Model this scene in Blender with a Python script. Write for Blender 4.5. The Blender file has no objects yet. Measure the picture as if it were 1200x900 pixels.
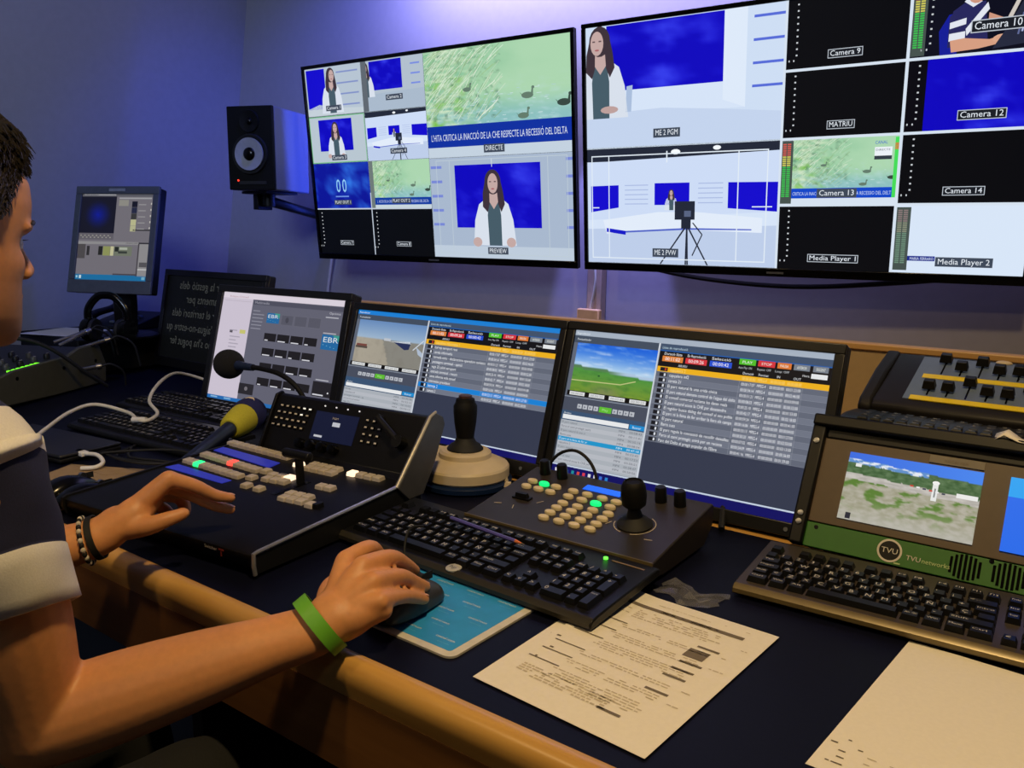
import bpy, bmesh, math, random
from mathutils import Vector, Matrix, noise
import numpy as np
random.seed(7)
SC = bpy.context.scene
COL = SC.collection
PI = math.pi
D = 0.75                     # desk top height

def lin(c):
    r = []
    for v in c[:3]:
        v = v / 255.0
        r.append(v / 12.92 if v <= 0.04045 else ((v + 0.055) / 1.055) ** 2.4)
    return (r[0], r[1], r[2], 1.0)

# ------------------------------------------------------------------ materials
MATS = {}
def mat(name, rgb, rough=0.5, metal=0.0, var=0.08, bump=0.0, scale=60.0, coat=0.0, spec=0.5, sss=0.0, emit=0.0, alpha=1.0, trans=0.0):
    if name in MATS: return MATS[name]
    m = bpy.data.materials.new(name); m.use_nodes = True
    nt = m.node_tree; N = nt.nodes; L = nt.links
    b = N['Principled BSDF']
    tc = N.new('ShaderNodeTexCoord')
    nz = N.new('ShaderNodeTexNoise'); nz.inputs['Scale'].default_value = scale; nz.inputs['Detail'].default_value = 4
    L.new(tc.outputs['Object'], nz.inputs['Vector'])
    rp = N.new('ShaderNodeValToRGB')
    c = lin(rgb)
    rp.color_ramp.elements[0].position = 0.3; rp.color_ramp.elements[1].position = 0.7
    rp.color_ramp.elements[0].color = tuple(x * (1 - var) for x in c[:3]) + (1,)
    rp.color_ramp.elements[1].color = tuple(min(1, x * (1 + var)) for x in c[:3]) + (1,)
    L.new(nz.outputs['Fac'], rp.inputs['Fac']); L.new(rp.outputs['Color'], b.inputs['Base Color'])
    b.inputs['Roughness'].default_value = rough; b.inputs['Metallic'].default_value = metal
    b.inputs['Specular IOR Level'].default_value = spec
    b.inputs['Coat Weight'].default_value = coat
    if alpha < 1: b.inputs['Alpha'].default_value = alpha
    if trans: b.inputs['Transmission Weight'].default_value = trans
    if sss:
        b.inputs['Subsurface Weight'].default_value = sss; b.inputs['Subsurface Radius'].default_value = (1, .35, .2); b.inputs['Subsurface Scale'].default_value = 0.006
    if emit:
        b.inputs['Emission Color'].default_value = c; b.inputs['Emission Strength'].default_value = emit
    if bump:
        bp = N.new('ShaderNodeBump'); bp.inputs['Strength'].default_value = bump; bp.inputs['Distance'].default_value = 0.002
        L.new(nz.outputs['Fac'], bp.inputs['Height']); L.new(bp.outputs['Normal'], b.inputs['Normal'])
    MATS[name] = m
    return m

def wood_mat(name, a, b_, rough=0.35):
    if name in MATS: return MATS[name]
    m = bpy.data.materials.new(name); m.use_nodes = True
    nt = m.node_tree; N = nt.nodes; L = nt.links; b = N['Principled BSDF']
    tc = N.new('ShaderNodeTexCoord'); mp = N.new('ShaderNodeMapping'); mp.inputs['Scale'].default_value = (1.2, 14, 14)
    nz = N.new('ShaderNodeTexNoise'); nz.inputs['Scale'].default_value = 4; nz.inputs['Detail'].default_value = 6; nz.inputs['Distortion'].default_value = 0.6
    rp = N.new('ShaderNodeValToRGB'); rp.color_ramp.elements[0].position = .3; rp.color_ramp.elements[1].position = .72
    rp.color_ramp.elements[0].color = lin(a); rp.color_ramp.elements[1].color = lin(b_)
    L.new(tc.outputs['Object'], mp.inputs['Vector']); L.new(mp.outputs['Vector'], nz.inputs['Vector']); L.new(nz.outputs['Fac'], rp.inputs['Fac'])
    L.new(rp.outputs['Color'], b.inputs['Base Color']); b.inputs['Roughness'].default_value = rough
    MATS[name] = m; return m

def screen_mat(strength=1.0):
    k = 'display_light_%g' % strength
    if k in MATS: return MATS[k]
    m = bpy.data.materials.new(k); m.use_nodes = True
    nt = m.node_tree; N = nt.nodes; L = nt.links; b = N['Principled BSDF']
    at = N.new('ShaderNodeVertexColor'); at.layer_name = 'Col'
    b.inputs['Base Color'].default_value = (0.006, 0.006, 0.007, 1); b.inputs['Roughness'].default_value = 0.45
    b.inputs['Specular IOR Level'].default_value = 0.25
    L.new(at.outputs['Color'], b.inputs['Emission Color']); b.inputs['Emission Strength'].default_value = strength
    MATS[k] = m; return m

# ------------------------------------------------------------------ scene graph
def thing(name, label, cat, loc=(0, 0, 0), rotz=0.0, group=None, rot=None):
    o = bpy.data.objects.new(name, None); COL.objects.link(o)
    o.empty_display_size = 0.05
    o.location = loc; o.rotation_euler = rot if rot else (0, 0, rotz)
    o['label'] = label; o['category'] = cat
    if group: o['group'] = group
    return o
def tag(o, label, cat, group=None):
    o['label'] = label; o['category'] = cat
    if group: o['group'] = group
    return o

# ------------------------------------------------------------------ text glyphs
_TXT = {}
def text_mesh(s, res=2):
    k = (s, res)
    if k in _TXT: return _TXT[k]
    cu = bpy.data.curves.new('t', 'FONT'); cu.body = s; cu.size = 1.0; cu.resolution_u = res; cu.fill_mode = 'FRONT'
    ob = bpy.data.objects.new('t', cu); COL.objects.link(ob)
    dg = bpy.context.evaluated_depsgraph_get(); dg.update()
    me = bpy.data.meshes.new_from_object(ob.evaluated_get(dg))
    v = [(p.co.x, p.co.y) for p in me.vertices]; f = [tuple(p.vertices) for p in me.polygons]
    bpy.data.objects.remove(ob); bpy.data.curves.remove(cu); bpy.data.meshes.remove(me)
    if v:
        xs = [p[0] for p in v]; w = max(xs) - min(xs); x0 = min(xs)
        v = [(p[0] - x0, p[1]) for p in v]
    else: w = 0
    _TXT[k] = (v, f, w); return _TXT[k]

# ------------------------------------------------------------------ mesh builder
def catmull(pts, n=6):
    P = [Vector(p) for p in pts]
    if len(P) < 3: return P
    P = [P[0] * 2 - P[1]] + P + [P[-1] * 2 - P[-2]]
    out = []
    for i in range(1, len(P) - 2):
        for k in range(n):
            t = k / n; a, b, c, d = P[i - 1], P[i], P[i + 1], P[i + 2]
            out.append(0.5 * ((2 * b) + (c - a) * t + (2 * a - 5 * b + 4 * c - d) * t * t + (3 * b - a - 3 * c + d) * t ** 3))
    out.append(P[-2]); return out
def interp(vals, n=6):
    return [v.x for v in catmull([(a, 0, 0) for a in vals], n)]

class MB:
    def __init__(s): s.v = []; s.f = []; s.m = []; s.i = 0; s.M = None
    def mat(s, i): s.i = i; return s
    def _add(s, vs, fs):
        b = len(s.v)
        if s.M is not None: vs = [s.M @ Vector(p) for p in vs]
        s.v += [tuple(p) for p in vs]; s.f += [tuple(b + k for k in f) for f in fs]; s.m += [s.i] * len(fs); return s
    def box(s, x0, x1, y0, y1, z0, z1, taper=0.0, ty=None):
        t = taper; u = t if ty is None else ty
        vs = [(x0, y0, z0), (x1, y0, z0), (x1, y1, z0), (x0, y1, z0), (x0 + t, y0 + u, z1), (x1 - t, y0 + u, z1), (x1 - t, y1 - u, z1), (x0 + t, y1 - u, z1)]
        return s._add(vs, [(3, 2, 1, 0), (4, 5, 6, 7), (0, 1, 5, 4), (1, 2, 6, 5), (2, 3, 7, 6), (3, 0, 4, 7)])
    def prism(s, poly, a, b, plane='yz'):
        n = len(poly)
        def mk(p, t):
            return {'yz': (t, p[0], p[1]), 'xz': (p[0], t, p[1]), 'xy': (p[0], p[1], t)}[plane]
        vs = [mk(p, a) for p in poly] + [mk(p, b) for p in poly]
        fs = [tuple(range(n))[::-1], tuple(range(n, 2 * n))] + [(k, (k + 1) % n, n + (k + 1) % n, n + k) for k in range(n)]
        return s._add(vs, fs)
    def tube(s, pts, r, n=10, smooth=0, flat=None, up=(0, 0, 1), caps=True, round_ends=0):
        """round bar through pts; r number or list; flat = second radius list (along 'up' side)"""
        if not isinstance(r, (list, tuple)): r = [r] * len(pts)
        r = list(r); q = list(flat) if flat is not None else None
        if smooth:
            pts = catmull(pts, smooth); r = interp(r, smooth)
            if q: q = interp(q, smooth)
        P = [Vector(p) for p in pts]
        if q is None: q = r
        if round_ends:
            d0 = (P[0] - P[1]).normalized(); d1 = (P[-1] - P[-2]).normalized(); p0, p1 = P[0], P[-1]; a0, b0, a1, b1 = r[0], q[0], r[-1], q[-1]
            k = round_ends
            hs = [math.sin(PI / 2 * j / k) for j in range(1, k + 1)]; cs = [max(.02, math.cos(PI / 2 * j / k)) for j in range(1, k + 1)]
            pre = [(p0 + d0 * min(a0, b0) * h, a0 * c, b0 * c) for h, c in zip(hs, cs)][::-1]
            post = [(p1 + d1 * min(a1, b1) * h, a1 * c, b1 * c) for h, c in zip(hs, cs)]
            P = [x[0] for x in pre] + P + [x[0] for x in post]; r = [x[1] for x in pre] + r + [x[1] for x in post]; q = [x[2] for x in pre] + list(q) + [x[2] for x in post]
        vs = []; fs = []; upv = Vector(up); prev = None
        for i, p in enumerate(P):
            d = (P[min(i + 1, len(P) - 1)] - P[max(i - 1, 0)]).normalized()
            if prev is None:
                a = upv.cross(d)
                if a.length < 1e-4: a = Vector((1, 0, 0)).cross(d)
                a.normalize()
            else:
                a = (prev - d * prev.dot(d)).normalized()
            prev = a; b = d.cross(a)
            for k in range(n):
                t = 2 * PI * k / n
                vs.append(p + a * (math.cos(t) * r[i]) + b * (math.sin(t) * q[i]))
        for i in range(len(P) - 1):
            for k in range(n):
                fs.append((i * n + k, i * n + (k + 1) % n, (i + 1) * n + (k + 1) % n, (i + 1) * n + k))
        if caps:
            fs.append(tuple(range(n))[::-1]); fs.append(tuple(range((len(P) - 1) * n, len(P) * n)))
        return s._add(vs, fs)
    def cyl(s, p0, p1, r0, r1=None, n=20): return s.tube([p0, p1], [r0, r0 if r1 is None else r1], n)
    def lathe(s, prof, c=(0, 0, 0), n=28, axis='z', sx=1, sy=1):
        vs = []; fs = []; c = Vector(c)
        for (r, z) in prof:
            for k in range(n):
                t = 2 * PI * k / n; x, y = r * math.cos(t) * sx, r * math.sin(t) * sy
                vs.append(c + Vector({'z': (x, y, z), 'y': (x, z, y), 'x': (z, x, y)}[axis]))
        m = len(prof)
        for i in range(m - 1):
            for k in range(n): fs.append((i * n + k, i * n + (k + 1) % n, (i + 1) * n + (k + 1) % n, (i + 1) * n + k))
        fs.append(tuple(range(n))[::-1]); fs.append(tuple(range((m - 1) * n, m * n)))
        return s._add(vs, fs)
    def sph(s, c, r, n=20, m=12, R=None):
        if not isinstance(r, (list, tuple)): r = (r, r, r)
        vs = []; fs = []; c = Vector(c)
        for i in range(m + 1):
            a = PI * i / m; rr = max(math.sin(a), 0.001)
            for k in range(n):
                t = 2 * PI * k / n
                p = Vector((r[0] * rr * math.cos(t), r[1] * rr * math.sin(t), r[2] * math.cos(a)))
                vs.append(c + (R @ p if R else p))
        for i in range(m):
            for k in range(n): fs.append((i * n + k, (i + 1) * n + k, (i + 1) * n + (k + 1) % n, i * n + (k + 1) % n))
        return s._add(vs, fs)
    def poly(s, pts): return s._add(pts, [tuple(range(len(pts)))])
    def text(s, t, size, M, w=None, align='c'):
        v, f, tw = text_mesh(t)
        if not v: return s
        sx = size if w is None else w / max(tw, 1e-4)
        ox = {'c': -tw / 2, 'l': 0, 'r': -tw}[align]
        return s._add([M @ Vector(((p[0] + ox) * sx, p[1] * size, 0)) for p in v], f)
    def mesh(s, name, mats, smooth=40, recalc=True):
        me = bpy.data.meshes.new(name); me.from_pydata([tuple(p) for p in s.v], [], s.f)
        for m in mats: me.materials.append(m)
        me.polygons.foreach_set('material_index', s.m)
        if recalc:
            bm = bmesh.new(); bm.from_mesh(me); bmesh.ops.recalc_face_normals(bm, faces=bm.faces); bm.to_mesh(me); bm.free()
        if smooth:
            me.polygons.foreach_set('use_smooth', [True] * len(me.polygons)); me.set_sharp_from_angle(angle=math.radians(smooth))
        me.update(); return me
    def build(s, name, mats, parent=None, loc=None, rot=None, bevel=0, seg=2, smooth=40, label=None, recalc=True):
        if not isinstance(mats, (list, tuple)): mats = [mats]
        o = bpy.data.objects.new(name, s.mesh(name, mats, smooth, recalc)); COL.objects.link(o)
        if parent: o.parent = parent
        if loc: o.location = loc
        if rot: o.rotation_euler = rot
        if bevel:
            b = o.modifiers.new('bevel', 'BEVEL'); b.width = bevel; b.segments = seg; b.limit_method = 'ANGLE'; b.angle_limit = math.radians(40); b.harden_normals = False
        if label: o['label'] = label
        return o
def child(parent, name, mesh, loc=(0, 0, 0), rot=(0, 0, 0)):
    o = bpy.data.objects.new(name, mesh); COL.objects.link(o); o.parent = parent; o.location = loc; o.rotation_euler = rot; return o
def FLAT(x, y, z, ang=0.0, s=1.0):           # text lying on a horizontal face
    return Matrix.Translation((x, y, z)) @ Matrix.Rotation(ang, 4, 'Z')
def UPR(x, y, z, mirror=False):              # text on a face that looks to -y
    return Matrix.Translation((x, y, z)) @ Matrix(((-1 if mirror else 1, 0, 0, 0), (0, 0, -1, 0), (0, 1, 0, 0), (0, 0, 0, 1)))

# ------------------------------------------------------------------ display painter (what a lit screen shows)
class Scr:
    def __init__(s, W, H): s.W = W; s.H = H; s.v = []; s.f = []; s.c = []; s.L = 0; s.clip = None
    def lay(s, k): s.L = k; return s
    def _p(s, pts, col):
        if s.clip:
            x0, y0, x1, y1 = s.clip
            pts = [(min(max(p[0], x0), x1), min(max(p[1], y0), y1)) for p in pts]
        b = len(s.v); s.v += [(p[0], p[1], s.L) for p in pts]; s.f.append(tuple(range(b, b + len(pts)))); s.c += [lin(col)] * len(pts)
    def rect(s, x, y, w, h, col): s._p([(x, y), (x + w, y), (x + w, y + h), (x, y + h)], col); return s
    def poly(s, pts, col): s._p(pts, col); return s
    def ell(s, cx, cy, rx, ry, col, n=18): s._p([(cx + rx * math.cos(2 * PI * k / n), cy + ry * math.sin(2 * PI * k / n)) for k in range(n)], col); return s
    def line(s, x0, y0, x1, y1, w, col):
        d = math.hypot(x1 - x0, y1 - y0) or 1; nx, ny = -(y1 - y0) / d * w / 2, (x1 - x0) / d * w / 2
        s._p([(x0 + nx, y0 + ny), (x1 + nx, y1 + ny), (x1 - nx, y1 - ny), (x0 - nx, y0 - ny)], col); return s
    def frame(s, x, y, w, h, t, col):
        s.rect(x, y, w, t, col); s.rect(x, y + h - t, w, t, col); s.rect(x, y + t, t, h - 2 * t, col); s.rect(x + w - t, y + t, t, h - 2 * t, col); return s
    def grid(s, x, y, w, h, nx, ny, fn):
        b = len(s.v)
        for j in range(ny + 1):
            for i in range(nx + 1):
                u, v = i / nx, j / ny; s.v.append((x + u * w, y + v * h, s.L)); s.c.append(lin([min(255, max(0, q)) for q in fn(u, v)]))
        for j in range(ny):
            for i in range(nx):
                a = b + j * (nx + 1) + i; s.f.append((a, a + 1, a + nx + 2, a + nx + 1))
        return s
    def text(s, x, y, t, size, col, w=None, align='l', mirror=False):
        v, f, tw = text_mesh(t)
        if not v: return s
        sx = size if w is None else w / max(tw, 1e-4)
        ox = {'c': -tw / 2, 'l': 0, 'r': -tw}[align]; k = -1 if mirror else 1
        b = len(s.v); s.v += [(x + k * (p[0] + ox) * sx, y - p[1] * size, s.L) for p in v]; s.c += [lin(col)] * len(v)
        s.f += [tuple(b + i for i in q) for q in f]; return s
    def build(s, name, w, h, parent, z0=0.0, strength=1.0, y=0.0, x=0.0):
        me = bpy.data.meshes.new(name)
        me.from_pydata([(x + (p[0] / s.W - .5) * w, y - p[2] * 0.00012, z0 + h - p[1] / s.H * h) for p in s.v], [], s.f)
        at = me.color_attributes.new('Col', 'FLOAT_COLOR', 'POINT')
        at.data.foreach_set('color', [q for c in s.c for q in c])
        me.materials.append(screen_mat(strength)); me.update()
        o = bpy.data.objects.new(name, me); COL.objects.link(o); o.parent = parent; return o

def fbm(x, y, s=0.0, o=4): return noise.fractal(Vector((x, y, s)), 1.0, 2.0, o)
def mix(a, b, t): t = min(1, max(0, t)); return tuple(a[i] + (b[i] - a[i]) * t for i in range(3))
def ss(a, b, x): t = min(1, max(0, (x - a) / (b - a))); return t * t * (3 - 2 * t)
# ------------------------------------------------------------------ shared materials
M_BLACK = mat('black_plastic', (15, 15, 16), 0.42, var=.15, spec=.3)
M_GLOSS = mat('glossy_black_plastic', (7, 7, 8), 0.2, var=.1, spec=.35)
M_SOFT = mat('matte_black_plastic', (10, 10, 11), 0.65, var=.15, spec=.25)
M_RUBBER = mat('black_rubber', (12, 12, 12), 0.7, bump=.1)
M_GREYPL = mat('grey_plastic', (92, 96, 106), 0.5)
M_STEEL = mat('brushed_steel', (170, 170, 172), 0.32, metal=1.0)
M_CHROME = mat('chrome', (215, 215, 215), 0.12, metal=1.0)
M_WHITE = mat('white_plastic', (225, 222, 214), 0.45)
M_CREAM = mat('cream_plastic', (206, 188, 156), 0.45, var=.04)
M_PAPER = mat('white_paper', (232, 226, 214), 0.85, var=.02, bump=.05, scale=200)
M_INK = mat('printed_ink', (112, 102, 90), 0.9)
M_INKL = mat('faint_printed_ink', (196, 184, 164), 0.9)
M_WOOD = wood_mat('beech_veneer', (190, 142, 72), (208, 162, 88), 0.3)
M_LEGEND = mat('white_key_legend', (205, 200, 190), 0.6)

# ------------------------------------------------------------------ the room
def struct(o): o['kind'] = 'structure'; return o
M_WALL = mat('painted_wall', (168, 166, 176), 0.85, var=.03, bump=.12, scale=40)
M_CEIL = mat('painted_ceiling', (190, 188, 186), 0.9)
M_FLOOR = mat('grey_floor_covering', (52, 52, 58), 0.8, var=.25, bump=.3, scale=300)
WY = 1.90
def wl(z): return -2.437 + (z - 2.091) * 0.1985           # the left wall leans a little
H = 2.75
b = MB(); b.prism([(wl(0) - .4, -.02), (3.2, -.02), (3.2, H), (wl(H) - .4, H)], WY, WY + .12, 'xz'); struct(b.build('wall_back', M_WALL, smooth=0))
b = MB(); b.prism([(wl(0), 0), (wl(H), H), (wl(H) - .12, H), (wl(0) - .12, 0)], -2.2, WY, 'xz'); struct(b.build('wall_left', M_WALL, smooth=0))
b = MB(); b.box(-3.1, 3.2, -2.2, WY + .1, -.06, 0); struct(b.build('floor', M_FLOOR, smooth=0))
b = MB(); b.box(-3.1, 3.2, -2.2, WY + .1, H, H + .06); struct(b.build('ceiling', M_CEIL, smooth=0))

# cable duct that climbs the back wall between the two wall screens
t = thing('cable_duct', 'beige vertical cable duct on the wall below the two big screens', 'cable duct', (-.83, WY - .002, 0))
b = MB(); b.box(-.024, .024, -.03, 0, .80, 1.30); b.build('duct_cover', mat('beige_duct', (190, 168, 150), .5), t, bevel=.003)
b = MB(); b.box(-.045, .03, -.05, -.0305, .80, 1.005); b.build('outlet_box', mat('tan_outlet', (198, 160, 108), .5), t, bevel=.004, label='wider tan box at the foot of the duct')
b = MB(); b.tube([(-.006, -.036, 1.006), (.008, -.037, 1.08), (.004, -.036, 1.16), (.01, -.036, 1.3)], .0035, 8, 5)
b.build('white_lead', M_WHITE, t)

# ------------------------------------------------------------------ the console desk
desk = thing('console_desk', 'long beech control desk with dark blue inlaid top and rounded front edge', 'desk', (0, 0, 0))
X0, X1 = -2.46, 1.6
b = MB(); b.box(-.62, X1, 1.02, 1.50, D - .03, D); b.build('rear_shelf', M_WOOD, desk, bevel=.002, label='bare beech strip behind the blue inlay')
b = MB(); b.prism([(X0, .38), (X1, .38), (X1, 1.02), (-.62, 1.02), (-.62, 1.50), (X0, 1.50)], D - .03, D, 'xy'); b.build('inlay_top', mat('dark_blue_laminate', (7, 9, 27), .5, var=.12, scale=120, spec=.14), desk, label='dark blue desk surface')
b = MB()
prof = [(.38, D - .04), (.38, D + .001), (.373, D + .0035), (.364, D + .002), (.3575, D - .004), (.3545, D - .012), (.355, D - .024), (.359, D - .04)]
b.prism(prof, X0, X1, 'yz'); b.build('front_edge', M_WOOD, desk, label='rounded beech front edge', smooth=60)
b = MB(); b.box(X0, X1, .358, .378, .617, D - .04); b.build('front_panel', wood_mat('brown_panel_veneer', (124, 82, 40), (142, 96, 50), .45), desk, label='brown panel under the front edge')
b = MB(); b.box(X0, X1, 1.50, 1.52, .2, 1.0); b.build('backboard', mat('tan_backboard', (176, 150, 112), .6, var=.04), desk, label='tan backboard behind the monitors')
b = MB(); b.box(X0, X1, 1.495, 1.525, 1.0, 1.014); b.build('backboard_rail', wood_mat('rail_veneer', (196, 152, 96), (210, 168, 110), .4), desk, bevel=.003, label='pale rail on top of the backboard')
for x in (X0 + .02, -.78, .5, X1 - .05):
    b = MB(); b.box(x, x + .03, .50, 1.49, 0, D - .03); b.build('support_panel', mat('black_panel', (18, 18, 20), .6), desk)
# ------------------------------------------------------------------ what the displays show
WHT = (205, 218, 240); BLU = (18, 8, 205)
def cellclip(S, x, y, w, h): S.clip = (x, y, x + w, y + h)
def tag_label(S, cx, y, t, k=1.0, w=None, strong=True):
    ww = w or (len(t) * 13.5 * k + 14 * k)
    S.lay(7).rect(cx - ww / 2, y, ww, 28 * k, (190, 198, 208) if strong else (70, 78, 92)); S.lay(8).rect(cx - ww / 2 + 2.2 * k, y + 2.2 * k, ww - 4.4 * k, 23.6 * k, (26, 30, 38) if strong else (62, 72, 88))
    S.lay(9).text(cx, y + 21 * k, t, 24 * k, (225, 232, 240), w=ww - 16 * k, align='c')
def ticks(S, x, y, h, n=9, col=(200, 205, 210)):
    S.lay(6)
    for i in range(n): S.rect(x, y + h * (i / n), 6, 5, col)
    S.rect(x - 24, y + h * .98, 4, 6, col); S.rect(x - 8, y + h * .98, 4, 6, col)
def meters(S, x, y, w, h, bright=True):
    S.lay(6).rect(x, y, w, h, (70, 82, 78))
    n = 26
    for i in range(n):
        c = (205, 90, 80) if i < 6 else (205, 200, 90) if i < 11 else (60, 190, 80)
        if not bright: c = mix(c, (120, 128, 130), .8)
        S.lay(7).rect(x + w * .12, y + h * .04 + i * h * .86 / n, w * .3, h * .022, c).rect(x + w * .5, y + h * .04 + i * h * .86 / n, w * .3, h * .022, c)
def woman(S, cx, top, k, face=0, desk=True):
    """presenter in a white jacket; cx/top = middle and top of head, k = px per head height"""
    hair = (62, 50, 58); skin = (196, 168, 164); jk = (216, 224, 236); tp = (70, 92, 104)
    S.lay(3).poly([(cx - 1.25 * k, top + 3.35 * k), (cx - 1.12 * k, top + 2.2 * k), (cx - .85 * k, top + 1.5 * k), (cx - .25 * k, top + 1.12 * k), (cx + .3 * k, top + 1.12 * k), (cx + .85 * k, top + 1.5 * k), (cx + 1.1 * k, top + 2.2 * k), (cx + 1.25 * k, top + 3.35 * k)], jk)
    S.lay(4).poly([(cx - .22 * k, top + 1.05 * k), (cx + .25 * k, top + 1.05 * k), (cx + .42 * k, top + 2.0 * k), (cx + .42 * k, top + 3.35 * k), (cx - .32 * k, top + 3.35 * k), (cx - .36 * k, top + 2.0 * k)], tp)
    S.lay(5).poly([(cx - .2 * k, top + .85 * k), (cx + .22 * k, top + .85 * k), (cx + .32 * k, top + 1.35 * k), (cx + .02 * k, top + 1.72 * k), (cx - .26 * k, top + 1.35 * k)], skin)
    S.lay(5.4).ell(cx, top + .52 * k, .47 * k, .55 * k, hair).poly([(cx - .45 * k, top + .45 * k), (cx - .2 * k, top + .5 * k), (cx - .22 * k, top + 1.5 * k), (cx - .35 * k, top + 1.85 * k), (cx - .62 * k, top + 1.6 * k), (cx - .6 * k, top + 1.0 * k)], hair).poly([(cx + .45 * k, top + .45 * k), (cx + .2 * k, top + .5 * k), (cx + .28 * k, top + 1.5 * k), (cx + .45 * k, top + 1.85 * k), (cx + .66 * k, top + 1.5 * k), (cx + .58 * k, top + .95 * k)], hair)
    fx = cx + face * .12 * k
    S.lay(6).ell(fx, top + .58 * k, .29 * k, .44 * k, skin)
    S.lay(7).rect(fx - .2 * k, top + .48 * k, .12 * k, .05 * k, (96, 76, 80)).rect(fx + .08 * k, top + .48 * k, .12 * k, .05 * k, (96, 76, 80)).ell(fx, top + .82 * k, .1 * k, .035 * k, (170, 100, 104), 10)
    if desk:
        S.lay(6).ell(cx - 1.02 * k, top + 3.2 * k, .27 * k, .22 * k, skin, 12).ell(cx + .95 * k, top + 3.2 * k, .27 * k, .22 * k, skin, 12)
def duckpond(S, x, y, w, h, nx=70, ny=44, seed=0, banner=True):
    def f(u, v):
        g = mix((132, 190, 150), (172, 214, 176), ss(0, .8, u + .2 * fbm(u * 3, v * 3, seed)))
        g = mix(g, (132, 186, 196), ss(.55, .95, v) * .8)
        reed = ss(.55, .1, u + v * .05) * (0.5 + fbm(u * 9 + v * 7, u * 4 - v * 30, seed + 3) * .9)
        g = mix(g, (214, 232, 198), max(0, reed) * .95)
        if u < .5 and v > .35: g = mix(g, (120, 190, 70), max(0, fbm(u * 10, v * 8, seed + 9)) * ss(.5, .1, u) * 1.3)
        g = mix(g, (190, 220, 225), max(0, fbm(u * 14, v * 22, seed + 5)) * .6 * ss(.3, .8, v))
        if u < .55 and v < .9: g = mix(g, (84, 120, 96), max(0, fbm(u * 22, v * 18, seed + 7) - .15) * 1.1)
        return g
    S.lay(1).grid(x, y, w, h, nx, ny, f)
    rr = random.Random(40 + seed); S.lay(1.5)
    for q in range(int(260 * (w / 800) ** .5)):
        u, v = rr.random() ** 1.5 * .50, rr.uniform(.02, .92); l = rr.uniform(.05, .16) * w * (1 - .5 * u); a_ = rr.uniform(.45, .95)
        x0, y0 = x + u * w, y + v * h; x1, y1 = min(x0 + l * math.cos(a_), x + w), max(y0 - l * math.sin(a_), y + 1)
        if y0 > y + h - 3: continue
        S.line(x0, y0, x1, y1, .0030 * w, rr.choice([(206, 226, 200), (186, 212, 182), (220, 234, 214), (156, 194, 140), (136, 172, 128)]))
    for q in range(int(60 * (w / 800) ** .5)):
        u, v = rr.uniform(.2, .9), rr.uniform(.55, .96); S.rect(x + u * w, y + v * h, rr.uniform(.01, .035) * w, .006 * h, rr.choice([(206, 226, 230), (176, 208, 214)]))
    S.lay(2)
    for (px, py, k) in ((.31, .52, .55), (.72, .66, .75), (.95, .78, .8), (.69, .90, .7)):
        cx, cy = x + px * w, y + py * h; r = .052 * w * k
        c = (56, 72, 66) if px > .9 else (100, 124, 108)
        S.ell(cx, cy, r, r * .42, c).poly([(cx + r * .55, cy), (cx + r * .75, cy - r * .95), (cx + r * 1.0, cy - r * .95), (cx + r * .95, cy)], c).ell(cx + r * .95, cy - r * .95, r * .26, r * .2, c, 10)
        S.poly([(cx - r * .8, cy - r * .1), (cx - r * 1.3, cy - r * .45), (cx - r * .7, cy + r * .2)], c)
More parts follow.
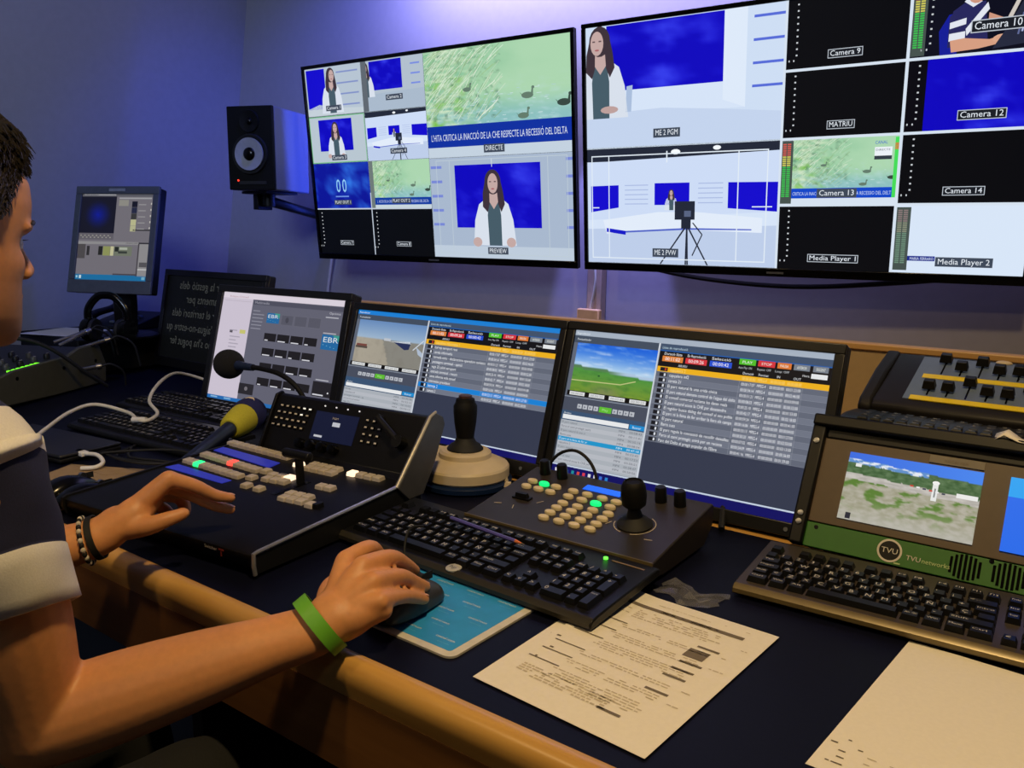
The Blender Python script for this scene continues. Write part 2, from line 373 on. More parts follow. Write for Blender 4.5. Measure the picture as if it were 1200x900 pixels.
def studio(S, x, y, w, h, tripod=True):
    S.lay(1).rect(x, y, w, h, (214, 228, 248)); S.lay(1.5).rect(x, y, w, h * .11, (34, 40, 56))
    S.lay(2).poly([(x, y + h * .115), (x + w, y + h * .07), (x + w, y + h * .55), (x, y + h * .62)], (205, 220, 246)).poly([(x, y + h * .7), (x + w, y + h * .66), (x + w, y + h), (x, y + h)], (190, 206, 234))
    S.lay(3).poly([(x + w * .02, y + h * .32), (x + w * .18, y + h * .315), (x + w * .18, y + h * .51), (x + w * .02, y + h * .55)], BLU).rect(x + w * .38, y + h * .305, w * .185, h * .185, BLU).poly([(x + w * .76, y + h * .31), (x + w, y + h * .315), (x + w, y + h * .55), (x + w * .76, y + h * .52)], BLU)
    for i in range(5): S.rect(x + w * .215, y + h * (.315 + .04 * i), w * .13, h * .008, (170, 186, 226)).rect(x + w * .61, y + h * (.31 + .04 * i), w * .125, h * .008, (170, 186, 226))
    S.lay(4).poly([(x + w * .09, y + h * .62), (x + w * .4, y + h * .55), (x + w * .6, y + h * .55), (x + w * .93, y + h * .6), (x + w * .93, y + h * .72), (x + w * .55, y + h * .7), (x + w * .25, y + h * .72), (x + w * .11, y + h * .74)], (226, 236, 250))
    S.lay(5).poly([(x + w * .11, y + h * .69), (x + w * .22, y + h * .715), (x + w * .22, y + h * .75), (x + w * .11, y + h * .725)], (20, 24, 200)).poly([(x + w * .22, y + h * .715), (x + w * .55, y + h * .685), (x + w * .88, y + h * .69), (x + w * .88, y + h * .7), (x + w * .55, y + h * .7), (x + w * .22, y + h * .73)], (80, 100, 200))
    S.lay(4).ell(x + w * .49, y + h * .05, w * .025, h * .022, (245, 250, 255), 10).ell(x + w * .7, y + h * .03, w * .02, h * .018, (245, 250, 255), 10)
    S.lay(2); woman(S, x + w * .47, y + h * .36, h * .052, desk=False)
    cx, cy = x + w * .545, y + h * .56; d = (34, 40, 56)
    S.lay(8).rect(cx - w * .055, cy - h * .1, w * .105, h * .155, d).rect(cx - w * .02, cy + h * .05, w * .05, h * .08, d)
    S.lay(9).rect(cx - w * .005, cy - h * .02, w * .035, h * .05, (88, 100, 130))
    for (dx, t) in ((-.13, .008), (.005, .008), (.015, .008), (.12, .008)): S.lay(8).line(cx + w * .01, cy + h * .1, cx + w * dx, y + h, w * t, d)
    S.line(cx + w * .04, cy + h * .08, cx + w * .09, cy + h * .18, w * .006, d); S.line(cx + w * .09, cy + h * .18, cx + w * .04, cy + h * .36, w * .006, d)
def bluepanel(S, x, y, w, h, seed=0, n=16):
    S.grid(x, y, w, h, n, n, lambda u, v: mix((12, 4, 190), (52, 60, 235), max(0, fbm(u * 3, v * 3, seed)) * 1.3 * (1 - abs(u - .5))))
def shelves(S, x, y, w, n, dy, t=6, col=(120, 140, 224)):
    for i in range(n): S.rect(x, y + i * dy, w, t, col)

def paint_left_wall():
    S = Scr(1600, 900); S.rect(0, 0, 1600, 900, (176, 190, 206))
    S.lay(8.5).rect(0, 673, 397, 6, (196, 206, 220)).rect(403, 673, 395, 6, (196, 206, 220)).rect(397, 600, 6, 300, (196, 206, 220)).lay(0)
    # row of presenters
    def cam1(x, y):
        cellclip(S, x, y, 398, 223); S.lay(1).rect(x, y, 398, 223, (182, 196, 210)); S.lay(2).rect(x + 8, y + 6, 134, 186, BLU); shelves(S, x + 226, y + 26, 150, 4, 50, 7, (130, 146, 200))
        S.lay(2).poly([(x, y + 190), (x + 90, y + 170), (x + 200, y + 190), (x + 398, y + 200), (x + 398, y + 223), (x, y + 223)], (196, 208, 216)); woman(S, x + 184, y + 6, 62, 1, False); S.clip = None; tag_label(S, x + 190, y + 178, 'Camera 1', .9, None, False)
    def cam2(x, y):
        cellclip(S, x, y, 398, 223); S.lay(1).rect(x, y, 398, 223, (178, 192, 206)); S.lay(2); bluepanel(S, x + 52, y + 4, 210, 128, 4); shelves(S, x + 318, y + 30, 58, 3, 42, 7)
        S.lay(2).poly([(x, y + 150), (x + 398, y + 140), (x + 398, y + 223), (x, y + 223)], (170, 186, 204)); woman(S, x + 24, y + 6, 46, 0, False)
        S.lay(8).rect(x, y, 34, 223, (96, 104, 112)); S.clip = None; tag_label(S, x + 206, y + 156, 'Camera 2', .9, None, False)
    def cam3(x, y):
        cellclip(S, x, y, 398, 223); S.lay(1).rect(x, y, 398, 223, (184, 198, 208)); S.lay(2); bluepanel(S, x + 66, y + 16, 240, 150, 2); woman(S, x + 184, y + 30, 50, 0); S.clip = None; tag_label(S, x + 200, y + 186, 'Camera 3', .9, None, False)
        S.lay(7).frame(x, y, 398, 223, 4, (110, 190, 130))
    def cam4(x, y):
        cellclip(S, x, y, 398, 223); studio(S, x, y, 398, 223); S.clip = None; tag_label(S, x + 210, y + 170, 'Camera 4', .9, None, False)
    def po1(x, y):
        cellclip(S, x, y, 398, 223); S.lay(1).grid(x, y, 398, 223, 20, 14, lambda u, v: mix((10, 20, 150), (50, 120, 230), .25 + fbm(u * 4, v * 3, 8) * .9)); S.clip = None
        S.lay(3).text(x + 172, y + 142, '0', 92, (150, 210, 250), 30, 'c').text(x + 216, y + 142, '0', 92, (150, 210, 250), 30, 'c'); S.rect(x + 146, y + 160, 96, 6, (110, 150, 230)); tag_label(S, x + 196, y + 180, 'PLAY OUT 1', .85, None, False)
    def po2(x, y):
        cellclip(S, x, y, 398, 223); duckpond(S, x, y, 398, 178, 36, 22, 3); S.lay(3).rect(x, y + 172, 398, 34, (16, 60, 160)).rect(x, y + 206, 398, 17, (200, 214, 220)); S.lay(8).rect(x, y, 26, 223, (110, 122, 120)); S.clip = None
        S.lay(4).text(x + 40, y + 196, 'L  ACCIO DE LA CHE', 18, (190, 205, 240), 100); S.text(x + 270, y + 196, 'RECESSIO DEL DELTA', 18, (190, 205, 240), 110); tag_label(S, x + 204, y + 176, 'PLAY OUT 2', .85, None, False)
    cam1(0, 0); cam2(402, 0); cam3(0, 227); cam4(402, 227); po1(0, 452); po2(402, 452)
    for (x, n) in ((0, 'Camera 7'), (402, 'Camera 8')):
        S.lay(1).rect(x, 678, 398, 222, (6, 8, 12)); ticks(S, x + 26, 694, 170); tag_label(S, x + 200, 834, n, .8)
    # large picture on air
    duckpond(S, 802, 0, 798, 330, 90, 52, 1)
    S.lay(3).rect(802, 316, 798, 92, (14, 48, 160)); S.rect(802, 408, 798, 44, (196, 210, 224))
    S.lay(5).text(1200, 380, "L'HITA CRITICA LA INACCIÓ DE LA CHE RESPECTE LA RECESSIÓ DEL DELTA", 40, (212, 224, 244), 750, 'c')
    tag_label(S, 1188, 404, 'DIRECTE', 1.25, 116, False)
    # large preview
    x, y = 802, 454; cellclip(S, x, y, 798, 446); S.lay(1).rect(x, y, 798, 446, (168, 184, 206))
    S.lay(2); bluepanel(S, x + 150, y + 34, 480, 276, 6, 20); shelves(S, x + 6, y + 34, 66, 5, 64, 12, (120, 136, 214)); shelves(S, x + 762, y + 20, 36, 5, 70, 12, (120, 136, 214)); S.rect(x, y + 392, 798, 60, (190, 204, 220)); woman(S, x + 368, y + 60, 98); S.clip = None
    S.lay(8).frame(x + 40, y + 10, 730, 420, 3, (190, 204, 214)); S.rect(x + 120, y + 10, 3, 420, (190, 204, 214)); S.rect(x + 668, y + 10, 3, 420, (190, 204, 214)); S.rect(x + 366, y + 10, 3, 36, (220, 228, 234))
    tag_label(S, x + 384, y + 396, 'PREVIEW', 1.2, 116, False)
    return S

def paint_right_wall():
    S = Scr(1600, 900); S.rect(0, 0, 1600, 900, (206, 220, 236))
    S.lay(8.5)
    for yy in (225, 450, 676): S.rect(804, yy - 5, 392, 9, (214, 226, 240)); S.rect(1206, yy - 5, 394, 9, (214, 226, 240))
    S.rect(795, 0, 9, 900, (214, 226, 240)); S.rect(1196, 0, 10, 900, (214, 226, 240)); S.lay(0)
    x, y = 0, 0; cellclip(S, x, y, 797, 447); S.lay(1).rect(x, y, 797, 447, (206, 222, 244))
    S.lay(2); bluepanel(S, x + 92, y + 2, 482, 236, 11, 24); S.lay(1.6).poly([(x + 574, y), (x + 660, y), (x + 660, y + 330), (x + 574, y + 300)], (222, 234, 250)).poly([(x, y + 322), (x + 330, y + 312), (x + 560, y + 330), (x + 797, y + 352), (x + 797, y + 447), (x, y + 447)], (196, 212, 238)).lay(1.3).poly([(x, y + 238), (x + 574, y + 238), (x + 660, y + 330), (x, y + 330)], (214, 228, 248)); S.lay(2); shelves(S, x + 684, y + 30, 113, 4, 76, 9, (86, 108, 216))
    S.lay(3).poly([(x + 180, y + 225), (x + 206, y + 222), (x + 200, y + 318), (x + 176, y + 318)], (170, 190, 220)); woman(S, x + 62, y + 2, 100, -1, False); S.lay(8).ell(x + 104, y + 306, 40, 14, (190, 160, 156), 12); S.clip = None
    tag_label(S, x + 352, y + 386, 'ME 2 PGM', 1.2, 112, False)
    x, y = 0, 452; cellclip(S, x, y, 797, 447); studio(S, x, y, 797, 447); S.clip = None
    S.lay(9).frame(x + 20, y + 26, 736, 404, 4, (226, 236, 246)); S.rect(x + 98, y + 26, 4, 404, (226, 236, 246)); S.rect(x + 642, y + 26, 4, 404, (226, 236, 246)); S.rect(x + 352, y + 18, 5, 42, (226, 236, 246)); S.rect(x + 20, y + 226, 34, 4, (226, 236, 246)); S.rect(x + 700, y + 226, 76, 4, (226, 236, 246))
    tag_label(S, x + 352, y + 386, 'ME 2 PVW', 1.2, 112, False)
    for (cx, cy, n) in ((802, 0, 'Camera 9'), (802, 227, 'MATRIU'), (1203, 452, 'Camera 14'), (802, 678, 'Media Player 1')):
        S.lay(1).rect(cx, cy, 397, 222, (6, 8, 14)); ticks(S, cx + 34, cy + 14, 180); tag_label(S, cx + 200, cy + 168, n, 1.0, 30 + 10.5 * len(n))
    # Camera 10: the operator seen from the front
    x, y = 1203, 0; cellclip(S, x, y, 397, 222); S.lay(1).rect(x, y, 397, 222, (12, 14, 30)); S.lay(2).poly([(x + 92, y + 222), (x + 84, y + 150), (x + 110, y + 104), (x + 150, y + 100), (x + 140, y + 222)], (20, 30, 150))
    S.lay(3).poly([(x + 112, y + 200), (x + 112, y + 110), (x + 150, y + 76), (x + 210, y + 76), (x + 226, y + 196)], (40, 40, 92)).poly([(x + 120, y + 96), (x + 156, y + 72), (x + 168, y + 116), (x + 116, y + 140)], (40, 40, 92))
    S.lay(4).poly([(x + 114, y + 128), (x + 160, y + 118), (x + 160, y + 136), (x + 114, y + 146)], (226, 230, 240)).poly([(x + 114, y + 160), (x + 160, y + 156), (x + 160, y + 176), (x + 114, y + 182)], (226, 230, 240)).poly([(x + 160, y + 150), (x + 216, y + 80), (x + 222, y + 100), (x + 164, y + 170)], (226, 230, 240)).poly([(x + 150, y + 72), (x + 160, y + 62), (x + 200, y + 76), (x + 176, y + 90)], (226, 230, 240))
    S.lay(5).ell(x + 184, y + 38, 30, 42, (206, 150, 126)).poly([(x + 118, y + 180), (x + 158, y + 176), (x + 230, y + 186), (x + 262, y + 178), (x + 262, y + 200), (x + 200, y + 210), (x + 124, y + 214)], (214, 158, 130)).ell(x + 264, y + 188, 26, 14, (220, 170, 142), 12).poly([(x + 222, y + 110), (x + 280, y + 136), (x + 276, y + 156), (x + 222, y + 140)], (206, 150, 126))
    S.lay(5.6).ell(x + 172, y + 12, 34, 24, (30, 26, 36)).lay(5.3).poly([(x + 262, y + 156), (x + 330, y), (x + 340, y), (x + 274, y + 160)], (206, 198, 190)).poly([(x + 280, y + 150), (x + 350, y + 10), (x + 397, y + 6), (x + 397, y + 200), (x + 240, y + 214)], (38, 42, 62))
    for i in range(9): S.lay(6).line(x + 306 + i * 10, y + 180 - i * 7, x + 316 + i * 11, y + 120 - i * 9, 5, (170, 180, 220) if i % 2 else (96, 106, 150))
    S.clip = None; meters(S, x + 4, y + 2, 42, 214); ticks(S, x + 58, y + 10, 190); tag_label(S, x + 250, y + 128, 'Camera 10', 1.3, 150)
    # Camera 12
    x, y = 1203, 227; S.lay(1).rect(x, y, 397, 222, (6, 6, 16)); S.lay(2); bluepanel(S, x + 60, y + 2, 337, 218, 14, 20); ticks(S, x + 34, y + 16, 180); tag_label(S, x + 230, y + 160, 'Camera 12', 1.1, 140)
    # Camera 13
    x, y = 802, 452; cellclip(S, x, y, 397, 222); duckpond(S, x + 40, y, 357, 172, 40, 24, 21); S.lay(3).rect(x, y + 166, 397, 34, (16, 70, 200)).rect(x, y + 200, 397, 22, (214, 226, 240)); S.clip = None; meters(S, x, y + 4, 42, 214)
    S.lay(4).text(x + 46, y + 190, 'CRITICA LA INACCI', 17, (190, 210, 245), 94); S.text(x + 262, y + 190, 'LA RECESSIO DEL DELT', 17, (190, 210, 245), 118)
    S.lay(4).text(x + 318, y + 26, 'CANAL', 15, (30, 80, 200), 40); S.rect(x + 318, y + 36, 56, 36, (236, 242, 248)); S.lay(5).text(x + 322, y + 48, 'DIRECTE', 9, (60, 70, 90), 46); S.rect(x + 318, y + 64, 56, 12, (50, 60, 70)); S.lay(5).rect(x + 382, y + 6, 13, 194, (70, 220, 90)).rect(x + 382, y + 24, 13, 22, (220, 70, 60)); tag_label(S, x + 200, y + 168, 'Camera 13', 1.1, 136, False)
    # Media Player 2
    x, y = 1203, 678; S.lay(1).rect(x, y, 397, 222, (216, 230, 248)); meters(S, x + 2, y + 6, 46, 208, False); S.lay(3).rect(x + 44, y + 166, 90, 16, (20, 40, 140)); S.lay(4).text(x + 56, y + 179, 'MARIA FERRARO', 13, (220, 230, 250), 74); tag_label(S, x + 222, y + 168, 'Media Player 2', 1.1, 172, False)
    return S

ROWS_A = ['capçalera informatiu 1', 'barreja aeroport reus', 'careta informatiu', 'tornada estiu - declaracions operadors turístics', 'passatgers terminal - opinió', 'vaga 25 juliol aeroport', 'entrada terminal - recurs', 'aena informa vols cancel', 'entrevista president', 'barreja 2', 'camera 2']
ROWS_B = ['capçalera 2', 'capçalera inf2', 'careta 21', 'El parc natural fa una crida cívica', "El parc natural demana control de l'aigua del delta", 'El consell comarcal reclama les dates reals', 'El parc natural acusa la CHE per desatendre', 'El regidor busca diàleg del consell al seu poble', 'El parc té la feina de fer arribar la llera als camps', 'El parc natural', 'Barra cues', 'El parc regula la concessió de recollir deixalles', 'Parcs al camí protegit; anirà per un recinte', "Parc del Delta al pregó popular de l'Ebre"]
def playout(S, video, nrow, sel, left, title, col, rows, vt, vb, r0, rh, list0, ctr, bar0, hl=None):
    """play-out software; S is 1000 x 560"""
    S.rect(0, 0, 1000, 560, (58, 64, 84)); S.lay(1).rect(0, 0, 1000, 20, col); S.lay(2).text(8, 15, title, 12, (230, 236, 242), 60)
    S.lay(.5).rect(0, 20, left, bar0 - 20, (96, 104, 120)); S.lay(1).rect(0, 20, left, vt - 20, (66, 78, 96)); S.lay(2).text(14, 38, 'Previsualitzador', 12, (220, 226, 232), 62)
    S.lay(2); video(S, 18, vt, left - 26, vb - vt)
    S.lay(1).rect(8, vb, left - 14, 20, (8, 9, 12)); S.lay(2)
    bw = (left - 22) / 4
    for i in range(4): S.lay(2).rect(20 + i * bw, vb + 3, bw - 20, 14, (222, 224, 224)); S.lay(3).text(20 + i * bw + (bw - 20) / 2, vb + 14, ['00:00:00', '00:00:20', '00:03:45', '00:00:25'][i], 11, (120, 124, 130), (bw - 34), 'c')
    S.lay(1).rect(0, vb + 24, left - 4, ctr - vb, (72, 78, 94)); S.lay(1.3).rect(0, vb + 24, left - 4, 2, (150, 158, 172))
    for i in range(9):
        if i == 4: continue
        xx = 66 + i * 24.5 + (34 if i > 4 else 0); S.lay(2).rect(xx, ctr - 8, 20, 17, (186, 190, 198)); S.lay(3).poly([(xx + 6, ctr - 4), (xx + 14, ctr + 1), (xx + 6, ctr + 6)], (110, 114, 126))
    S.lay(2).rect(66 + 4 * 24.5, ctr - 10, 54, 21, (96, 190, 50)); S.lay(3).text(191, ctr + 5, 'Play', 13, (170, 230, 140), 26, 'c')
    S.lay(1).rect(0, ctr + 22, left - 4, list0 - ctr - 22, (58, 84, 116)); S.lay(2).text(10, list0 - 24, 'Arxius', 10, (220, 226, 232), 34); S.rect(8, list0 - 21, left - 84, 17, (234, 236, 238)); S.rect(left - 72, list0 - 21, 62, 17, (24, 140, 210)); S.lay(3).text(left - 41, list0 - 8, 'Buscar', 12, (220, 240, 250), 36, 'c')
    S.lay(1).rect(4, list0, left - 10, bar0 - 6 - list0, (172, 178, 186)); n = int((bar0 - 10 - list0) / 16)
    rr = random.Random(nrow)
    for i in range(n):
        yy = list0 + 3 + i * 16
        if hl == i: S.lay(2).rect(4, yy - 3, left - 14, 19, (30, 150, 205)); tc = (215, 235, 245)
        else:
            tc = (96, 100, 110)
            if i % 2: S.lay(2).rect(4, yy - 2, left - 14, 16, (184, 188, 196))
        S.lay(3).text(10, yy + 10, rr.choice(rows)[:int(rr.uniform(8, 34))], 12, tc); S.text(left - 112, yy + 10, 'MP4', 11, tc, 26); S.text(left - 68, yy + 10, '00:%02d:%02d' % (rr.randrange(60), rr.randrange(60)), 11, tc, 52)
    S.lay(2).rect(left - 9, 20, 7, bar0 - 20, (206, 212, 222))
    # play list
    X = left; W = 1000 - left
    S.lay(1).rect(X, 20, W, 26, (64, 82, 108)); S.lay(2).text(X + 8, 38, 'Llista de reproducció', 12, (190, 215, 230), 100)
    S.lay(1).rect(X, 46, W, r0 - 46, (10, 11, 20)); S.lay(1.3).rect(X, 43, W, 4, (24, 90, 170))
    for (u, wd, c, t, cap) in ((.022, .132, (222, 130, 60), '00:11:02', 'Duració llista'), (.17, .132, (214, 50, 62), '00:09:26', 'En Reproducció'), (.32, .132, (36, 80, 210), '00:00:42', 'Selecció')):
        S.lay(2).text(X + u * W + wd * W / 2, 60, cap, 14, (236, 236, 240), wd * W * .86, 'c'); S.rect(X + u * W, 64, wd * W, 20, c); S.lay(3).text(X + u * W + wd * W / 2, 80, t, 17, (250, 246, 246), wd * W * .72, 'c')
    for (u, wd, c, t) in ((.492, .095, (80, 190, 40), 'PLAY'), (.600, .095, (214, 50, 60), 'STOP'), (.708, .076, (222, 120, 50), 'PAUSA'), (.797, .086, (120, 128, 140), 'ANTERIOR'), (.90, .08, (120, 128, 140), 'SEGÜENT')):
        S.lay(2).rect(X + u * W, 46, wd * W, 20, c); S.lay(3).text(X + (u + wd / 2) * W, 61, t, 13, (235, 238, 230), wd * W * .6, 'c')
    for (u, t) in ((.492, 'Auto Play: ON'), (.60, 'Repetir: OFF'), (.70, 'Loop: OFF')): S.lay(2).text(X + u * W, 80, t, 11, (190, 194, 200), 48)
    S.rect(X + .895 * W, 72, .085 * W, 16, (232, 234, 236)); S.text(X + .85 * W, 85, 'Hora:', 11, (220, 222, 226), 24)
    for (u, t) in ((.13, 'ARXIU'), (.523, 'Duració'), (.613, 'Format'), (.715, 'IN'), (.805, 'OUT')): S.lay(2).text(X + u * W, r0 - 4, t, 12, (225, 228, 234))
    for i in range(nrow + 1):
        yy = r0 + i * rh; c = (240, 178, 30) if i == 0 else (22, 130, 214) if i == sel else ((98, 104, 120) if i % 2 else (112, 118, 134))
        S.lay(1).rect(X, yy, W, rh, c); S.lay(2).rect(X, yy + rh - 1.2, W, 1.2, mix(c, (150, 156, 168), .5))
        S.rect(X + .02 * W, yy + 3, 30, rh - 6, (22, 24, 34)); S.lay(3).rect(X + .02 * W + 18, yy + 5, 7, rh - 10, (220, 224, 232) if i else (190, 60, 30))
        S.lay(3).text(X + .085 * W, yy + rh * .78, rows[i % len(rows)], rh * .82, (240, 242, 246) if i else (255, 222, 130), min(.42, .0088 * len(rows[i % len(rows)])) * W)
        for (u, t, wd) in ((.523, '00:00:%02d:%02d' % ((i * 17) % 60, (i * 7) % 25), .077), (.613, 'MPEG-4', .05), (.683, '00:00:00:00', .08), (.775, '00:0%d:%02d:00' % (i % 4, (i * 23) % 60), .078)):
            S.text(X + u * W, yy + rh * .78, t, rh * .78, (240, 242, 246) if i else (255, 222, 130), wd * W)
        if i:
            for u in (.51, .604, .673, .768, .86): S.lay(2).rect(X + u * W, yy, 1.2, rh, (140, 146, 158))
    S.lay(1).rect(X, r0 + (nrow + 1) * rh, W, bar0 - r0 - (nrow + 1) * rh, (52, 58, 78))
    S.lay(2).rect(0, bar0 - 5, 1000, 6, (200, 212, 230)); S.lay(2).rect(0, bar0, 1000, 560 - bar0, (12, 14, 96))
def v_airport(S, x, y, w, h):
    def f(u, v):
        hz = .41 + .01 * u + .008 * fbm(u * 6, 0, 2)
        if v < hz: return mix((104, 140, 190), (160, 184, 208), v / hz)
        g = mix((172, 164, 148), (156, 150, 136), u) if u < .40 + .25 * (v - hz) else (136, 134, 126)
        return mix(g, (120, 114, 104), max(0, fbm(u * 12, v * 5, 4)) * .4)
    S.grid(x, y, w, h, 44, 30, f)
    S.lay(3).poly([(x + .56 * w, y + .44 * h), (x + .82 * w, y + .42 * h), (x + .8 * w, y + .58 * h), (x + .74 * w, y + .60 * h)], (38, 48, 88)).poly([(x + .5 * w, y + .45 * h), (x + .8 * w, y + .40 * h), (x + .82 * w, y + .45 * h)], (206, 214, 224)).line(x + .86 * w, y + .58 * h, x + .99 * w, y + .34 * h, 5, (206, 214, 224)); S.poly([(x + .9 * w, y + .5 * h), (x + w, y + .62 * h), (x + w, y + .72 * h), (x + .94 * w, y + .66 * h)], (176, 190, 210)).rect(x + .02 * w, y + .57 * h, .16 * w, .05 * h, (120, 70, 62)).rect(x + .01 * w, y + .62 * h, .18 * w, .05 * h, (84, 74, 66))
    S.rect(x + .42 * w, y + .38 * h, .1 * w, .06 * h, (190, 196, 204))
def v_fields(S, x, y, w, h):
    def f(u, v):
        hz = .46 + .09 * u
        if v < hz:
            c = mix((20, 96, 220), (178, 212, 240), (v / hz) ** 1.3); return mix(c, (236, 242, 250), max(0, fbm(u * 4, v * 16, 3) - .05) * .75)
        if v < hz + .06: return mix((86, 128, 84), (176, 200, 226), ss(.4, .7, u))
        t = (v - hz) / (1 - hz); g = mix((72, 148, 66), (120, 150, 50), t)
        g = mix(g, (126, 132, 90), ss(.3, .0, abs(u - .45)) * ss(.5, .9, t) * .8); return mix(g, (52, 110, 50), max(0, fbm(u * 8, v * 14, 6)) * .6)
    S.grid(x, y, w, h, 44, 32, f)
    S.lay(3).line(x, y + .78 * h, x + .62 * w, y + .76 * h, 4, (190, 196, 130)).line(x + .62 * w, y + .76 * h, x + .8 * w, y + .66 * h, 4, (190, 196, 130)).ell(x + .34 * w, y + .64 * h, .015 * w, .02 * h, (40, 90, 46), 10)
def paint_m3():
    S = Scr(1000, 560); playout(S, v_airport, 10, 9, 400, 'Reproductor', (28, 128, 214), ROWS_A, 46, 255, 105, 22.1, 384, 311, 533); return S
def paint_m4():
    S = Scr(1000, 560); playout(S, v_fields, 13, -1, 377, 'Reproductor', (168, 180, 196), ROWS_B, 48, 236, 103, 19.7, 352, 293, 528, 4)
    for i, c in enumerate([(230, 230, 235), (200, 210, 220), (20, 60, 120), (30, 140, 150), (210, 70, 60), (214, 60, 80), (220, 220, 225), (225, 225, 230), (60, 110, 210), (40, 130, 200)]): S.lay(3).rect(16 + i * 25, 540, 12, 12, c)
    return S
def paint_m2():
    S = Scr(1000, 620); S.rect(0, 0, 1000, 620, (104, 104, 120))
    S.lay(1.3).rect(0, 0, 1000, 32, (232, 222, 234)).lay(1).rect(0, 0, 265, 600, (216, 206, 222)); S.lay(2).text(60, 27, 'https://mail', 15, (190, 150, 160), 160); S.rect(16, 46, 240, 3, (196, 186, 200))
    for i, (yy, w) in enumerate(((214, 60), (250, 90), (270, 60), (290, 84), (310, 70), (440, 110), (470, 120))): S.lay(2).rect(110, yy, w, 6, (178, 170, 186))
    S.rect(192, 210, 50, 22, (210, 206, 120)).rect(104, 216, 26, 16, (92, 88, 98))
    S.lay(2).rect(272, 36, 728, 24, (84, 84, 100)); S.lay(3).text(286, 54, 'Multimedia', 20, (168, 168, 182), 120); S.text(890, 78, 'Opcions', 17, (206, 206, 216), 84)
    for i in range(6): S.lay(2).rect(280, 92 + i * 20, 60 + (i * 37) % 40, 5, (150, 150, 164))
    def logo(x, y, w, h):
        S.lay(2).rect(x, y, w, h, (36, 110, 170)); S.lay(3).poly([(x + w * .55, y), (x + w, y), (x + w, y + h * .5)], (64, 160, 150)); S.lay(4).text(x + w * .5, y + h * .5, 'EBR', h * .5, (225, 236, 240), w * .8, 'c')
        for i in range(4): S.lay(4).ell(x + w * (.12 + .2 * i), y + h * (.68 + .06 * i), w * .03, h * .025, (130, 190, 220), 8)
    logo(404, 100, 104, 56); logo(862, 186, 138, 80)
    for i in range(3): S.lay(2).rect(524 + i * 108, 104, 96, 56, (92, 92, 106)); S.lay(3).frame(524 + i * 108, 104, 96, 56, 2, (112, 112, 126))
    S.lay(3).ell(572, 132, 14, 16, (74, 74, 86), 12)
    for r in range(4):
        for c in range(4):
            x, y = 406 + c * 108, 213 + r * 83; S.lay(2).rect(x, y, 99, 44, (32, 30, 34)); S.lay(3).rect(x + 8, y + 36, 60 if (r + c) % 3 else 26, 6, (222, 222, 230))
    S.lay(2).rect(263, 508, 126, 60, (44, 42, 48)); S.lay(3).ell(326, 536, 14, 12, (120, 116, 122), 10); S.lay(2).rect(850, 436, 146, 78, (38, 36, 42)); S.lay(3).rect(858, 502, 80, 7, (222, 222, 230)).ell(970, 490, 6, 5, (225, 225, 230), 8)
    for yy in (92, 176, 424): S.lay(2).rect(866, yy, 96, 6, (186, 186, 196))
    S.lay(2).rect(0, 600, 1000, 20, (40, 112, 186)); S.lay(3).rect(30, 605, 60, 8, (140, 190, 230)).rect(150, 605, 60, 8, (140, 190, 230))
    return S
def paint_prompter():
    S = Scr(1000, 600); S.rect(0, 0, 1000, 600, (7, 8, 8))
    for (y, x, w, t) in ((92, 700, 560, 'llorar la gestió dels'), (190, 700, 470, 'nuscaments per'), (292, 690, 600, 'salvar el territori dels'), (394, 690, 640, 'avui l\'aigua-no-estre qu'), (496, 680, 580, 'què no s\'ha pogut fer')):
        S.lay(1).text(x, y, t, 84, (64, 66, 64), w, 'l', mirror=True)
    return S
def paint_editor():
    S = Scr(400, 370); S.rect(0, 0, 400, 370, (122, 118, 126)); S.lay(1).rect(0, 0, 400, 10, (96, 96, 104)).rect(10, 0, 180, 5, (190, 190, 195))
    S.lay(2).grid(0, 10, 196, 158, 14, 12, lambda u, v: mix((24, 24, 40), (16, 30, 160), max(0, 1 - math.hypot(u - .5, v - .5) * 2.6)))
    S.lay(1).rect(0, 168, 196, 28, (104, 100, 108)); S.lay(2)
    for i in range(16): S.rect(8 + i * 11, 176 + (i % 2) * 8, 8, 5, (160, 158, 150))
    S.rect(210, 24, 54, 26, (150, 148, 140)); S.rect(210, 14, 180, 6, (170, 170, 174))
    for i, c in enumerate([(22, 22, 40), (40, 44, 70), (60, 60, 60), (196, 196, 150), (190, 190, 150)]): S.rect(284, 30 + i * 26, 30, 25, c); S.lay(3).rect(322, 42 + i * 26, 40, 4, (160, 158, 160)); S.rect(388, 36 + i * 26, 5, 8, (210, 208, 200)); S.lay(2)
    S.rect(300, 150, 100, 6, (60, 58, 62)).rect(270, 206, 130, 6, (50, 48, 54)).rect(0, 204, 340, 12, (150, 148, 150))
    S.rect(0, 216, 44, 62, (82, 78, 80)).rect(52, 224, 16, 40, (50, 48, 50)); S.rect(118, 224, 24, 38, (40, 40, 38)).rect(144, 224, 40, 40, (150, 156, 96)).rect(186, 224, 18, 40, (206, 204, 160)).rect(206, 224, 100, 40, (120, 126, 110)); S.lay(3).rect(210, 226, 22, 20, (40, 44, 40)).rect(236, 228, 44, 10, (180, 186, 170)).rect(230, 244, 50, 10, (60, 66, 60)); S.lay(2)
    S.rect(346, 212, 54, 138, (150, 148, 150)); S.lay(3).rect(352, 290, 42, 20, (90, 88, 92)).rect(346, 318, 54, 5, (205, 205, 205)).rect(338, 212, 6, 138, (70, 66, 70)); S.lay(2)
    S.rect(0, 346, 400, 24, (30, 116, 170)); S.rect(210, 340, 130, 8, (80, 74, 80)); S.lay(3).rect(4, 352, 10, 10, (160, 210, 230)).rect(22, 350, 12, 14, (210, 230, 235)).rect(372, 352, 18, 12, (120, 180, 210))
    return S
